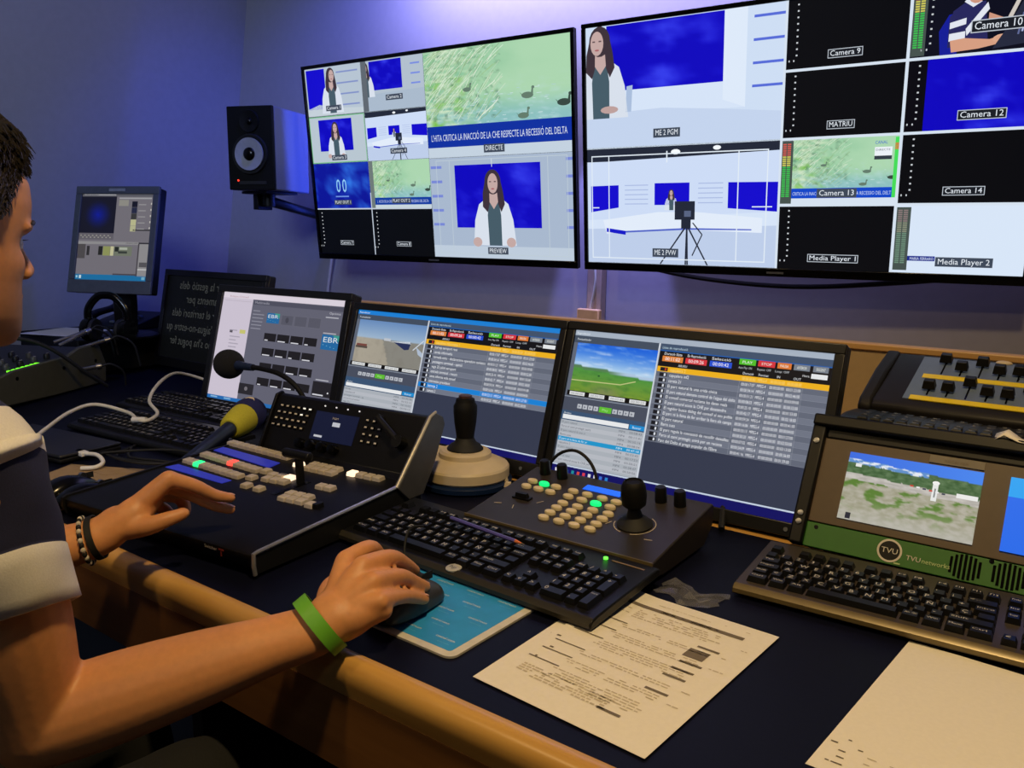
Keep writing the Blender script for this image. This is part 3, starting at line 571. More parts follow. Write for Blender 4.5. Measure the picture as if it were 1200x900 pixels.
def paint_field():
    S = Scr(640, 360)
    def f(u, v):
        hz = .10 + .10 * u + .02 * fbm(u * 9, 1, 1)
        if v < hz * .9: return mix((50, 104, 220), (60, 130, 236), u)
        if v < hz + .05 and u < .62: return mix((90, 140, 200), (226, 232, 240), ss(-.1, .3, fbm(u * 16, v * 26, 2)))
        if v < hz + .20: return mix((46, 84, 48), (90, 120, 84), .5 + fbm(u * 20, v * 26, 3) * .8)
        if v < hz + .29: return mix((196, 192, 186), (168, 164, 158), fbm(u * 10, v * 30, 5) + .5)
        g = mix((152, 150, 128), (176, 172, 158), .5 + fbm(u * 16, v * 22, 7))
        g = mix(g, (84, 122, 50), ss(.0, .35, fbm(u * 6, v * 9, 8)) * ss(.98, .6, v)); return mix(g, (186, 184, 178), ss(.75, 1, v) * .55)
    S.grid(0, 0, 640, 360, 110, 70, f)
    S.lay(1).rect(424, 92, 26, 92, (226, 228, 226)).ell(437, 92, 17, 10, (240, 240, 238)).rect(434, 120, 7, 46, (120, 124, 126)).rect(536, 126, 96, 22, (232, 232, 230)).rect(40, 56, 30, 18, (226, 228, 226)); S.lay(2)
    for i in range(6): S.rect(320 + i * 30, 122 + i * 3, 16, 8, ((200, 60, 50), (230, 230, 230), (50, 60, 80))[i % 3])
    S.rect(38, 322, 26, 32, (30, 34, 50))
    return S
def paint_bluescreen():
    S = Scr(640, 360); S.rect(0, 0, 640, 360, (24, 104, 232)); S.lay(1).rect(0, 0, 640, 96, (30, 160, 240)); S.lay(2).text(262, 64, 'Receiver', 46, (230, 240, 250), 150, 'l'); return S
# ------------------------------------------------------------------ wall screens
def wall_screen(label, cx, cy, z, yaw, tilt, w, h, S, hm):
    t = thing('wall_screen', label, 'wall screen', (cx, cy, z), yaw, 'big screens on the back wall')
    tm = Matrix.Rotation(-tilt, 4, 'X')
    def part(b, n, m, **k): b.M = None; o = b.build(n, m, t, **k); o.rotation_euler = (-tilt, 0, 0); return o
    bz, bb = .011, .02
    b = MB(); b.box(-w / 2, w / 2, .0, .012, 0, h); b.box(-w / 2 + .05, w / 2 - .05, .012, .045, .05, h - .05, .012); part(b, 'rear_shell', M_BLACK, bevel=.003)
    b = MB()
    for (x0, x1, z0, z1) in ((-w / 2, w / 2, 0, bb), (-w / 2, w / 2, h - bz, h), (-w / 2, -w / 2 + bz, bb, h - bz), (w / 2 - bz, w / 2, bb, h - bz)): b.box(x0, x1, -.006, .002, z0, z1)
    part(b, 'bezel', M_GLOSS, bevel=.0015)
    s = S.build('display', w - 2 * bz, h - bz - bb, t, bb, 1.0); s.rotation_euler = (-tilt, 0, 0)
    b = MB(); b.box(-.02, .02, -.0075, -.006, .007, .0115); part(b, 'maker_plate', M_GREYPL)
    b = MB(); b.box(-.2, .2, .03, .045, h * .3, h * .75); b.box(-.15, -.12, .045, hm, h * .35, h * .7); b.box(.12, .15, .045, hm, h * .35, h * .7); part(b, 'mount_rails', M_BLACK)
    return t
wall_screen('left big wall screen, with a duck pond above a presenter in white', -1.32, 1.729, 1.125, .039, -.098, 1.02, .62, paint_left_wall(), .085)
wall_screen('right big wall screen, with a studio camera view and black camera tiles', -.268, 1.766, 1.125, .055, -.098, 1.03, .62, paint_right_wall(), .06)
t = thing('power_cable', 'black cable sagging under the right wall screen', 'cable', (-.2, WY - .06, 1.11))
b = MB(); b.tube([(-.52, -.0, .035), (-.3, 0, .0), (-.05, .01, -.012), (.2, 0, .01), (.42, -.01, .04)], .006, 8, 6); b.build('cable_run', M_RUBBER, t)

# ------------------------------------------------------------------ desk monitors
def monitor(name, label, x, y, z, yaw, tilt, w, h, S, side=.0145, top=.016, bot=.028, strength=.95, cm=None, brand=True, stand=True, group=None):
    """x, y, z: middle of the lower edge of the lit area"""
    t = thing(name, label, 'monitor', (x, y, D), yaw, group); cm = cm or M_BLACK
    zz = z - D
    def part(b, n, m, **k): o = b.build(n, m, t, **k); o.location = (0, 0, zz); o.rotation_euler = (-tilt, 0, 0); return o
    b = MB(); b.box(-w / 2 - side, w / 2 + side, .004, .03, -bot, h + top); b.box(-w * .32, w * .32, .03, .052, h * .1, h * .85, .02); part(b, 'rear_shell', cm, bevel=.004)
    b = MB()
    for (x0, x1, z0, z1) in ((-w / 2 - side, w / 2 + side, -bot, 0), (-w / 2 - side, w / 2 + side, h, h + top), (-w / 2 - side, -w / 2, 0, h), (w / 2, w / 2 + side, 0, h)): b.box(x0, x1, -.006, .006, z0, z1)
    part(b, 'bezel', cm, bevel=.0015)
    s = S.build('display', w, h, t, 0, strength); s.location = (0, 0, zz); s.rotation_euler = (-tilt, 0, 0)
    b = MB(); b.cyl((w / 2 - .03, -.0065, -bot / 2), (w / 2 - .03, -.008, -bot / 2), .0035, n=12); part(b, 'power_button', M_GREYPL)
    if stand:
        b = MB(); b.box(-.04, .04, .07, .10, .008, h * .55); b.box(-.03, .03, .04, .09, h * .38, h * .52); b.build('stand_neck', cm, t, bevel=.004)
        b = MB(); b.lathe([(.10, 0), (.10, .006), (.09, .01), (.02, .012)], (0, .10, 0), 32, sx=1.25); b.build('stand_foot', cm, t)
    return t
M_CASE = mat('monitor_case_black', (20, 20, 21), .38, var=.1)
monitor('desk_monitor', 'right black desk monitor showing a green field above a play list', -.186, 1.041, .7765, 0, .282, .474, .2715, paint_m4(), side=.016, bot=.022, cm=M_CASE, group='tilted monitors along the console')
monitor('desk_monitor', 'middle black desk monitor showing an airport view above a play list', -.735, 1.041, .786, -.014, .286, .563, .262, paint_m3(), cm=M_CASE, group='tilted monitors along the console')
monitor('desk_monitor', 'black desk monitor behind the gooseneck microphone, showing a grey grid of black thumbnails', -1.285, 1.045, .781, .056, .256, .443, .282, paint_m2(), side=.02, top=.018, cm=M_CASE, strength=.85, group='tilted monitors along the console')
monitor('prompter_monitor', 'dark monitor with mirrored grey script, behind the left keyboards', -1.905, 1.285, .80, .0, .20, .5, .27, paint_prompter(), side=.018, top=.02, bot=.03, cm=M_CASE, strength=.8)

# small monitor on the case at the far left
rc = thing('equipment_case', 'low black equipment case by the left wall under the small grey monitor', 'equipment case', (-2.33, 1.24, D))
b = MB(); b.box(-.26, .135, -.2, .2, .01, .118); b.build('case_body', M_SOFT, rc, bevel=.004)
for sx in (-.22, .10):
    for sy in (-.16, .16):
        b = MB(); b.cyl((sx, sy, 0), (sx, sy, .0105), .015); b.build('foot', M_RUBBER, rc)
b = MB(); b.box(.05, .12, -.2015, -.2, .055, .064); b.build('status_label', mat('tan_label', (140, 120, 90), .6), rc, label='small tan label')
CT = D + .118
t = thing('small_monitor', 'small square grey monitor with an editing window, standing on the black case', 'monitor', (-2.185, 1.145, CT), .382)
zz = 1.011 - CT; tl = .231; w, h = .311, .345; M_SG = mat('slate_grey_case', (84, 88, 98), .5)
def part(b, n, m, **k): o = b.build(n, m, t, **k); o.location = (0, 0, zz); o.rotation_euler = (-tl, 0, 0); return o
b = MB(); b.box(-w / 2 + .003, w / 2 - .003, .003, .036, .003, h - .003); b.box(-.1, .1, .036, .06, .06, h - .06, .02); part(b, 'rear_shell', M_BLACK, bevel=.004)
b = MB(); sd, tp, bt = .022, .025, .042
for (x0, x1, z0, z1) in ((-w / 2, w / 2, 0, bt), (-w / 2, w / 2, h - tp, h), (-w / 2, -w / 2 + sd, bt, h - tp), (w / 2 - sd, w / 2, bt, h - tp)): b.box(x0, x1, -.006, .004, z0, z1)
part(b, 'bezel', M_SG, bevel=.002)
s = paint_editor().build('display', w - 2 * sd, h - tp - bt, t, bt, .8); s.location = (0, 0, zz); s.rotation_euler = (-tl, 0, 0)
b = MB(); b.box(-.03, .03, -.0075, -.006, h - .017, h - .008); part(b, 'maker_plate', mat('pale_plate', (150, 152, 158), .4))
b = MB(); b.box(-.035, .035, .055, .085, .005, zz + .16); b.build('stand_neck', M_BLACK, t, bevel=.004)
b = MB(); b.lathe([(.095, 0), (.095, .006), (.08, .012), (.02, .014)], (0, .065, 0), 28, sx=1.1); b.build('stand_foot', M_BLACK, t)

# ------------------------------------------------------------------ loudspeaker on its wall arm
sp = thing('loudspeaker', 'black studio loudspeaker on a wall arm left of the big screens', 'loudspeaker', (-1.905, 1.50, 1.345), .36)
W2, HH, DP = .083, .262, .215
b = MB(); b.box(-W2, W2, .004, DP, 0, HH); b.build('cabinet', mat('grey_vinyl_cabinet', (124, 124, 136), .5, var=.1, bump=.1, scale=300), sp, bevel=.004)
b = MB(); b.box(-W2, W2, -.008, .004, 0, HH); b.build('front_baffle', M_SOFT, sp, bevel=.003)
wo = MB(); wo.lathe([(.0, -.001), (.050, -.004), (.056, -.008), (.062, -.008), (.064, -.002), (.064, .004)], (0, -.008, .112), 36, 'y'); wo.build('woofer_surround', M_RUBBER, sp)
b = MB(); b.lathe([(.002, -.006), (.024, -.008), (.051, -.011), (.051, -.006), (.02, -.002)], (0, -.008, .112), 36, 'y'); cone = b.build('woofer_cone', mat('grey_woofer_cone', (176, 176, 182), .5), sp, label='pale grey woofer cone')
b = MB(); b.sph((0, -.0165, .112), (.021, .010, .021), 20, 10); b.build('dust_cap', M_GLOSS, sp)
b = MB(); b.lathe([(.002, -.002), (.024, -.005), (.034, -.007), (.036, -.002), (.036, .006)], (0, -.006, .214), 28, 'y'); b.build('tweeter_waveguide', M_SOFT, sp)
b = MB(); b.sph((0, -.012, .214), (.011, .005, .011), 14, 8); b.build('tweeter_dome', M_GLOSS, sp)
b = MB(); b.box(-.045, .055, -.0095, -.008, .018, .028); b.build('control_strip', mat('dark_strip', (40, 40, 44), .5), sp)
b = MB(); b.cyl((-.048, -.0085, .030), (-.048, -.0105, .030), .0032, n=10); b.build('power_light', mat('red_led', (255, 60, 40), .4, emit=1.6), sp, label='small red power light')
ar = thing('speaker_wall_arm', 'dark blue-black wall arm that holds the loudspeaker', 'wall bracket', (-1.99, WY, 1.265))
b = MB(); b.box(-.02, .09, -.03, 0, -.06, .10); b.build('wall_plate', M_BLACK, ar, bevel=.003)
b = MB(); b.tube([(.04, -.03, .0), (.05, -.12, .012), (.055, -.22, .03), (.045, -.31, .05)], [.018, .016, .016, .018], 10, 4); b.build('arm', M_BLACK, ar)
b = MB(); b.cyl((.045, -.31, .03), (.045, -.31, .078), .022); b.box(-.02, .11, -.37, -.24, .071, .0795); b.box(-.0, .025, -.34, -.28, .02, .074); b.build('cradle', M_BLACK, ar, bevel=.002)
t = thing('speaker_cable', 'thin white cable hanging down the wall under the loudspeaker arm', 'cable', (-1.98, WY - .045, 1.29))
b = MB(); b.tube([(.05, -.02, .10), (.0, -.01, .06), (.02, .005, .0), (.04, .01, -.06), (.02, .02, -.16), (-.02, .03, -.30), (-.03, .03, -.42), (-.03, .03, -.55)], .005, 8, 6); b.build('cable_run', mat('white_cable', (210, 210, 220), .5), t)
# ------------------------------------------------------------------ keyboards
U = 0.01905
KEYROWS = [
 (0, [('Esc', 1), (None, 1), ('F1', 1), ('F2', 1), ('F3', 1), ('F4', 1), (None, .5), ('F5', 1), ('F6', 1), ('F7', 1), ('F8', 1), (None, .5), ('F9', 1), ('F10', 1), ('F11', 1), ('F12', 1), (None, .25), ('PrtSc', 1), ('ScrLk', 1), ('Pause', 1)]),
 (1.35, [('º', 1), ('1', 1), ('2', 1), ('3', 1), ('4', 1), ('5', 1), ('6', 1), ('7', 1), ('8', 1), ('9', 1), ('0', 1), ("'", 1), ('¡', 1), ('<--', 2), (None, .25), ('Ins', 1), ('Inicio', 1), ('RePag', 1), (None, .25), ('Bloq', 1), ('/', 1), ('*', 1), ('-', 1)]),
 (2.35, [('Tab', 1.5), ('Q', 1), ('W', 1), ('E', 1), ('R', 1), ('T', 1), ('Y', 1), ('U', 1), ('I', 1), ('O', 1), ('P', 1), ('`', 1), ('+', 1), ('Intro', 1.5), (None, .25), ('Supr', 1), ('Fin', 1), ('AvPag', 1), (None, .25), ('7', 1), ('8', 1), ('9', 1), ('+', 1, 2)]),
 (3.35, [('Mayús', 1.75), ('A', 1), ('S', 1), ('D', 1), ('F', 1), ('G', 1), ('H', 1), ('J', 1), ('K', 1), ('L', 1), ('Ñ', 1), ('{', 1), ('Ç', 1), ('', 1.25), (None, 3.5), ('4', 1), ('5', 1), ('6', 1)]),
 (4.35, [('Shift', 1.25), ('<', 1), ('Z', 1), ('X', 1), ('C', 1), ('V', 1), ('B', 1), ('N', 1), ('M', 1), (',', 1), ('.', 1), ('-', 1), ('Shift', 2.75), (None, 1.25), ('^', 1), (None, 1.25), ('1', 1), ('2', 1), ('3', 1), ('Intro', 1, 2)]),
 (5.35, [('Ctrl', 1.5), ('Win', 1.25), ('Alt', 1.25), ('', 5.75), ('Alt Gr', 1.25), ('Win', 1.25), ('Menu', 1.25), ('Ctrl', 1.5), (None, .25), ('<', 1), ('v', 1), ('>', 1), (None, .25), ('0', 2), ('.', 1)]),
]
_KEY = {}
def key_mesh(leg, wu, hu):
    k = (leg, wu, hu)
    if k in _KEY: return _KEY[k]
    w, d, hh = wu * U - .0022, hu * U - .0022, .0085
    b = MB(); b.box(-w / 2, w / 2, -d / 2, d / 2, 0, hh, .0028, .0024)
    if leg:
        b.mat(1); n = len(leg); sz = .0105 if n == 1 else .0055
        ww = None if n == 1 else min(w - .008, .0030 * n + .003)
        b.text(leg, sz, FLAT(-w / 2 + .0042, d / 2 - .0112 if n == 1 else d / 2 - .009, hh + .0002), ww, 'l')
    _KEY[k] = b.mesh('key', [M_KEY, M_LEGEND], smooth=0); return _KEY[k]
M_KEY = mat('black_key_plastic', (15, 15, 16), .4, var=.15, spec=.3)
def keyboard(label, loc, yaw, pitch=.06, body=None, accent=None, group=None, front_extra=.018, back_extra=.03, style='plain'):
    t = thing('computer_keyboard', label, 'keyboard', loc, rot=(pitch, 0, yaw), group=group)
    KW, KD = 22.75 * U, 6.35 * U; w, d = KW + .022, KD + front_extra + back_extra
    # origin: middle of the front edge
    b = MB(); b.prism([(0, 0), (0, .006), (.004, .011), (front_extra, .0125), (d - .006, .0125), (d, .009), (d, 0)], -w / 2, w / 2, 'yz'); b.build('body', body or M_SOFT, t, bevel=.002)
    if accent:
        b = MB(); b.prism([(-.0015, .003), (-.001, .0085), (.004, .0125), (.0075, .0134), (.0075, .012), (.003, .010), (0, .0065), (0, .003)], -w / 2 + .002, w / 2 - .002, 'yz'); b.build('front_trim', accent, t)
    keys = []
    for ry, row in KEYROWS:
        x = 0
        for kk in row:
            leg, wu = kk[0], kk[1]; hu = kk[2] if len(kk) > 2 else 1
            if leg is not None:
                px = -KW / 2 + (x + wu / 2) * U; py = front_extra + KD - (ry + hu / 2) * U
                keys.append((px, py, leg, wu, hu))
            x += wu
    M = Matrix.Translation(loc) @ Matrix.Rotation(yaw, 4, 'Z'); cam = Vector((.387, -.2, 1.21))
    keys.sort(key=lambda k: (M @ Vector((k[0], k[1], 0)) - cam).length)
    for (px, py, leg, wu, hu) in keys[:98]: child(t, 'key', key_mesh(leg, wu, hu), (px, py, .0115))
    b = MB()
    for (px, py, leg, wu, hu) in keys[98:]: b.box(px - wu * U / 2 + .0011, px + wu * U / 2 - .0011, py - hu * U / 2 + .0011, py + hu * U / 2 - .0011, .0115, .0198, .0028, .0024)
    o = b.build('far_keys', M_KEY, t, smooth=0); o['kind'] = 'stuff'
    for sx in (-1, 1):
        for yy in (.012, d - .02):
            b = MB(); b.box(sx * (w / 2 - .03) - .012, sx * (w / 2 - .03) + .012, yy - .005, yy + .005, -.0035 - (yy > .05) * (d * pitch * .9), .001); b.build('foot', M_RUBBER, t)
    return t, w, d
M_GOLDTRIM = mat('bronze_trim', (112, 98, 66), .35, metal=.3)
kb, kw, kd = keyboard('wide black keyboard in front of the joystick controller, pencil lying on it', (-.288, .588, D + .004), -.04, .085, M_BLACK, mat('olive_black_trim', (44, 41, 33), .38, spec=.4), 'black computer keyboards')
b = MB(); b.lathe([(.011, 0), (.011, .0015), (.009, .002)], (.0, .011, .0118), 24); b.mat(1); b.text('hp', .011, FLAT(0, .0075, .0142), .011, 'c'); b.build('round_badge', [mat('silver_badge', (178, 176, 170), .4), M_GREYPL], kb, label='round silver badge')
b = MB(); b.cyl((.155, kd - .020, .0122), (.155, kd - .020, .0145), .0032, n=12); b.build('lock_light', mat('green_led', (90, 255, 60), .4, emit=2.2), kb, label='lit green light')
b = MB(); b.box(.165, .215, kd - .0215, kd - .0185, .0122, .0130); b.build('light_strip', mat('tan_strip', (120, 100, 66), .5), kb)
keyboard('black keyboard in front of the green rack receiver', (.258, .792, D + .004), .03, .06, mat('dark_brown_plastic', (58, 50, 42), .45), M_GOLDTRIM, 'black computer keyboards')
keyboard('nearer of the two black keyboards under the white cable', (-1.315, .70, D + .004), .06, .05, M_BLACK, None, 'black computer keyboards')
keyboard('farther of the two black keyboards, below the prompter monitor', (-1.455, .885, D + .004), .03, .05, M_BLACK, None, 'black computer keyboards')

# ------------------------------------------------------------------ vision mixer console
vm = thing('vision_mixer', 'black wedge-shaped video switcher with lit buttons beside the left hand', 'video switcher', (-.5 - .1868, .435 - .0163, D), math.radians(5))
HW = .189; DL = -.259                                 # right edge and left edge of the lower deck
low = lambda y: .033 + .05 * y
M_VM = mat('charcoal_panel', (14, 14, 17), .4, var=.1, spec=.3)
b = MB(); b.prism([(.012, .004), (0, .02), (0, .031), (.004, low(0) + .001), (.345, low(.345)), (.36, .03), (.36, .004)], DL + .006, HW - .006, 'yz'); b.build('lower_deck', M_VM, vm)
b = MB(); b.prism([(.325, low(.325) - .004), (.335, low(.335) + .001), (.348, .056), (.394, .150), (.402, .152), (.416, .144), (.42, .132), (.39, .06), (.36, .004), (.33, .004)], -.178, HW - .006, 'yz'); b.build('raised_panel', M_VM, vm, bevel=.0015)
for xa, xb in ((DL, DL + .006), (HW - .006, HW)):
    b = MB(); b.prism([(.002, .006), (-.004, .02), (-.003, .034), (.004, low(0) + .004), (.30, low(.30) + .003), (.36, low(.36)), (.365, .003)], xa, xb, 'yz'); b.build('side_cheek', mat('dark_side_cheek', (20, 20, 21), .5, spec=.3), vm)
for xx in (HW,):
    b = MB(); b.tube([(xx, -.001, .006), (xx, -.003, .02), (xx, -.002, .036), (xx, .006, low(0) + .004), (xx, .15, low(.15) + .0035), (xx, .296, low(.296) + .003)], .0032, 8); b.build('silver_edge', mat('satin_silver', (190, 190, 190), .38, metal=.8), vm, label='silver edge strip')
M_END = mat('satin_grey_metal', (92, 92, 94), .42, metal=.5)
b = MB(); b.prism([(.297, low(.297) + .001), (.388, .152), (.402, .158), (.422, .148), (.428, .134), (.400, .075), (.365, .022), (.325, .022)], HW - .006, HW + .005, 'yz'); b.build('end_plate', M_END, vm, bevel=.002, label='satin grey end plate of the raised panel')
b = MB(); b.tube([(HW + .002, .296, low(.296) + .003), (HW + .002, .388, .153), (HW + .002, .404, .159)], .0028, 8); b.build('lit_edge_line', mat('lit_edge_metal', (230, 222, 200), .3, metal=.6), vm, label='metal front edge of the end plate, its lit gleam put in as pale colour')  # pale strip paints the lit line along the metal edge
b = MB(); b.prism([(.335, low(.335) + .001), (.388, .152), (.404, .156), (.42, .132), (.36, .022)], -.184, -.178, 'yz'); b.build('end_plate', M_VM, vm, bevel=.001)
def lowm(x, y, ang=0): return Matrix.Translation((x, y, low(y))) @ Matrix.Rotation(math.atan(.05), 4, 'X') @ Matrix.Rotation(ang, 4, 'Z')
M_BTN = mat('translucent_button', (188, 178, 166), .4); M_BTNW = mat('lit_white_button', (255, 222, 190), .4, emit=1.3); M_BTNG = mat('lit_green_button', (40, 255, 130), .4, emit=1.5); M_BTNR = mat('lit_red_button', (255, 76, 64), .4, emit=1.5)
M_LCDB = mat('blue_label_display', (40, 48, 160), .35, emit=.6)
def button(x, y, w=.0175, d=.017, m=None, n='button', lab=None, hh=.007):
    b = MB(); b.M = lowm(x, y); b.box(-w / 2, w / 2, -d / 2, d / 2, -.001, hh, .0012); b.build(n, m or M_BTN, vm, bevel=.0012, label=lab)
for r, (ya, yb, xa, xb) in enumerate(((.338, .326, -.262, -.082), (.262, .246, -.247, -.074), (.222, .208, -.244, -.076))):
    for i in range(10):
        f_ = i / 9; m, lab = (M_BTNR, 'button lit red') if (r == 1 and i == 5) else (M_BTNG, 'button lit green') if (r == 2 and i == 2) else (None, None)
        button(xa + .009 + f_ * (xb - xa - .018), ya + (yb - ya) * f_, (xb - xa) / 10 - .0008, .0185, m, lab=lab)
b = MB(); b.prism([(-.254, .292), (-.079, .270), (-.082, .299), (-.257, .315)], 0, .0015, 'xy'); b.M = None
for k in range(len(b.v)): x, y, z = b.v[k]; b.v[k] = (x, y, low(y) + z)
b.build('label_display', M_LCDB, vm, label='long lit blue label strip between button rows')
b = MB(); b.prism([(-.245, .180), (-.085, .172), (-.082, .190), (-.238, .202)], 0, .0015, 'xy')
for k in range(len(b.v)): x, y, z = b.v[k]; b.v[k] = (x, y, low(y) + z)
b.build('label_display', M_LCDB, vm, label='long lit blue label strip nearest the hand')
for (x, y, m) in ((-.063, .250, None), (-.059, .214, None), (-.035, .182, None), (-.004, .181, None),
                  (-.036, .241, None), (-.018, .243, None), (0, .245, M_BTNW), (-.030, .222, None), (-.012, .224, None), (.006, .226, None),
                  (-.041, .306, M_BTNW), (-.014, .318, None), (.004, .318, None), (.022, .318, None), (.040, .318, None), (-.010, .299, None), (.008, .299, None), (.026, .299, None), (.044, .299, None),
                  (.078, .316, M_BTNW), (.097, .317, None), (.116, .317, None), (.134, .318, None), (.078, .240, None), (.096, .241, None),
                  (.060, .190, None), (.078, .191, None), (.096, .192, None), (.064, .171, None), (.082, .172, None), (.100, .173, None), (.124, .170, None)):
    button(x, y, .0172, .0175, m, lab='button lit warm white' if m else None)
b = MB(); b.M = lowm(.136, .172); b.box(-.005, .006, -.0085, .0085, -.001, .0085, .001); b.build('button', M_KEY, vm, bevel=.001, label='small black button')
b = MB(); b.M = lowm(.034, .207, -.10); b.box(-.005, .005, -.03, .045, -.001, .0012); b.build('fader_slot', M_GLOSS, vm)
b = MB(); b.M = lowm(.030, .240); b.box(-.0045, .0045, -.006, .006, 0, .045); b.tube([(-.034, .0, .05), (-.032, 0, .05), (.026, 0, .05), (.028, 0, .05)], [.004, .008, .008, .004], 12); b.build('transition_lever', M_BLACK, vm, bevel=.001)
# raised panel
upa = math.atan2(.094, .046); US = math.hypot(.094, .046)
def upm(x, s): return Matrix.Translation((x, .348 + s * math.cos(upa), .056 + s * math.sin(upa))) @ Matrix.Rotation(upa, 4, 'X')
b = MB(); b.M = upm(-.018, .058); b.box(-.052, .052, -.027, .027, -.001, .0012); b.mat(1); b.M = None; b.text('PGM', .006, upm(-.020, .073) @ Matrix.Translation((0, 0, .0015)), .014, 'c'); b.mat(2); b.M = upm(-.014, .064) @ Matrix.Translation((0, 0, .0015)); b.box(-.009, .009, -.004, .004, 0, .0003); b.M = upm(-.050, .038) @ Matrix.Translation((0, 0, .0015)); b.box(-.01, .01, -.002, .002, 0, .0003); b.build('panel_display', [mat('navy_display', (20, 26, 56), .3, emit=.55), M_LEGEND, mat('pale_display_mark', (170, 180, 200), .4, emit=.7)], vm, label='small navy panel display')
def up_button(x, s, w=.010, d=.0075, m=None):
    b = MB(); b.M = upm(x, s); b.box(-w / 2, w / 2, -d / 2, d / 2, -.001, .003, .0008); b.mat(1); b.box(-w * .32, w * .32, -d * .16, d * .22, .003, .0033); b.build('panel_key', [M_KEY, m or M_LEGEND], vm)
lit = mat('lit_key_mark', (235, 235, 225), .4, emit=.8)
for r in range(4):
    for c in range(6): up_button(-.160 + c * .0148 - r * .003, .084 - r * .0128, m=lit if (r, c) in ((0, 4), (1, 4), (0, 5)) else None)
for r in range(4):
    for c in range(3): up_button(.056 + c * .0155, .082 - r * .0130, .0085)
for i in range(4):
    b = MB(); b.M = upm(-.054 + i * .028, .096); b.cyl((0, 0, 0), (0, 0, .0015), .0015, n=8); b.build('indicator_light', mat('white_led', (230, 230, 240), .4, emit=.6), vm)
for i in range(4):
    b = MB(); b.M = upm(-.083 + i * .0275, .018); b.lathe([(.0095, 0), (.0095, .012), (.008, .015), (.004, .0155)], (0, 0, 0), 18); b.build('rotary_knob', M_GLOSS, vm)
b = MB(); b.M = upm(.118, .066); b.tube([(-.032, .022, .014), (.024, -.012, .014)], .0065, 10); b.cyl((.026, -.014, 0), (.026, -.014, .020), .011); b.cyl((-.032, .022, 0), (-.032, .022, .018), .007); b.build('audio_lever', M_BLACK, vm)
b = MB(); MM = Matrix.Translation((.100, -.0005, .024)) @ Matrix(((1, 0, 0, 0), (0, 0, -1, 0), (0, 1, 0, 0), (0, 0, 0, 1))); b.text('Switcher', .007, MM, .026, 'c'); b.mat(1); b.box(.121, .1225, -.0012, .0, .018, .028); b.box(.1165, .1265, -.0012, .0, .0262, .028); b.build('front_lettering', [M_LEGEND, mat('red_mark', (120, 40, 34), .5)], vm, label='small white lettering and red mark on the front')

# ------------------------------------------------------------------ joystick unit (cream dome)
jy = thing('camera_joystick', 'cream round camera joystick with a black grip behind the video switcher', 'joystick', (-.556, .948, D), .05)
b = MB(); b.lathe([(.084, 0), (.089, .004), (.089, .012), (.078, .017)], (0, 0, 0), 40); b.build('blue_base', mat('dark_blue_base', (16, 34, 66), .3), jy, label='glossy dark blue base ring')
b = MB(); b.lathe([(.080, .016), (.0835, .020), (.0835, .036), (.081, .040), (.056, .052), (.050, .054), (.049, .062), (.044, .066), (.025, .067)], (0, 0, 0), 44); b.build('cream_dome', M_CREAM, jy, smooth=30)
b = MB(); b.box(-.115, -.02, -.02, .05, .018, .050); b.build('cream_housing', M_CREAM, jy, bevel=.006, label='square cream housing behind the dome')
b = MB(); b.lathe([(.034, .066), (.034, .069), (.028, .076), (.021, .080), (.018, .086), (.016, .09)], (0, 0, 0), 28); b.build('rubber_boot', M_RUBBER, jy)
b = MB(); b.lathe([(.016, .086), (.0175, .098), (.0205, .118), (.0222, .138), (.022, .150), (.0185, .156), (.018, .158), (.017, .163), (.010, .166)], (0, 0, 0), 28); b.build('grip', M_SOFT, jy)
b = MB(); b.lathe([(.0125, .165), (.0125, .169), (.009, .1705)], (0, 0, 0), 20); b.build('grip_button', mat('brown_button', (74, 48, 40), .4), jy, label='brown button on top')
for k in (-.012, .012):
    b = MB(); b.box(.082 + k, .095 + k, .002 - k, .013 - k, .012, .022, .002); b.build('side_button', M_CREAM, jy, bevel=.001)

# ------------------------------------------------------------------ camera control panel with keypad
pc = thing('camera_controller', 'flat dark camera controller with cream keypad and black joystick', 'camera controller', (-.2, .70, D), 0)
pz = lambda y: .025 + .16 * y
b = MB(); b.prism([(.046, .012), (.046, pz(.046)), (.244, pz(.244)), (.25, pz(.244) - .004), (.25, .03), (.22, .004), (.08, .004)], -.190, .135, 'yz'); b.build('body', mat('warm_charcoal_panel', (46, 41, 39), .42, var=.08, spec=.35), pc, bevel=.002)
b = MB(); b.box(-.190, .135, .0445, .047, pz(.046) - .004, pz(.046) + .0008); b.build('front_trim', M_GOLDTRIM, pc)
for (x, y) in ((-.15, .09), (.09, .09), (-.15, .21), (.09, .21)):
    b = MB(); b.cyl((x, y, 0), (x, y, .008), .01, n=14); b.build('foot', M_RUBBER, pc)
ang = math.atan(.16)
def pm(x, y): return Matrix.Translation((x, y, pz(y))) @ Matrix.Rotation(ang, 4, 'X')
M_PG = mat('lit_green_key', (20, 240, 120), .4, emit=1.1); M_PK = mat('cream_rubber_key', (220, 204, 164), .5)
def pkey(x, y, m=None):
    b = MB(); b.M = pm(x, y); b.lathe([(.0085, 0), (.0085, .0035), (.0072, .005), (.002, .0052)], (0, 0, 0), 16, sx=1.12, sy=.72); b.build('keypad_button', m or M_PK, pc, label='keypad button lit green' if m else None)
for j in range(4):
    for i in range(4): pkey(-.069 + i * .0272, .087 + j * .0178)
for (x, y) in ((-.074, .164), (-.048, .163), (-.022, .162), (.004, .161), (-.077, .184), (-.05, .183), (-.022, .182), (.004, .180)): pkey(x, y, M_PG if (x, y) == (-.022, .162) else None)
for (x, y) in ((-.157, .166), (-.133, .166), (-.109, .165), (-.159, .187), (-.135, .186), (-.111, .185)): pkey(x, y, M_PG if (x, y) == (-.135, .186) else None)
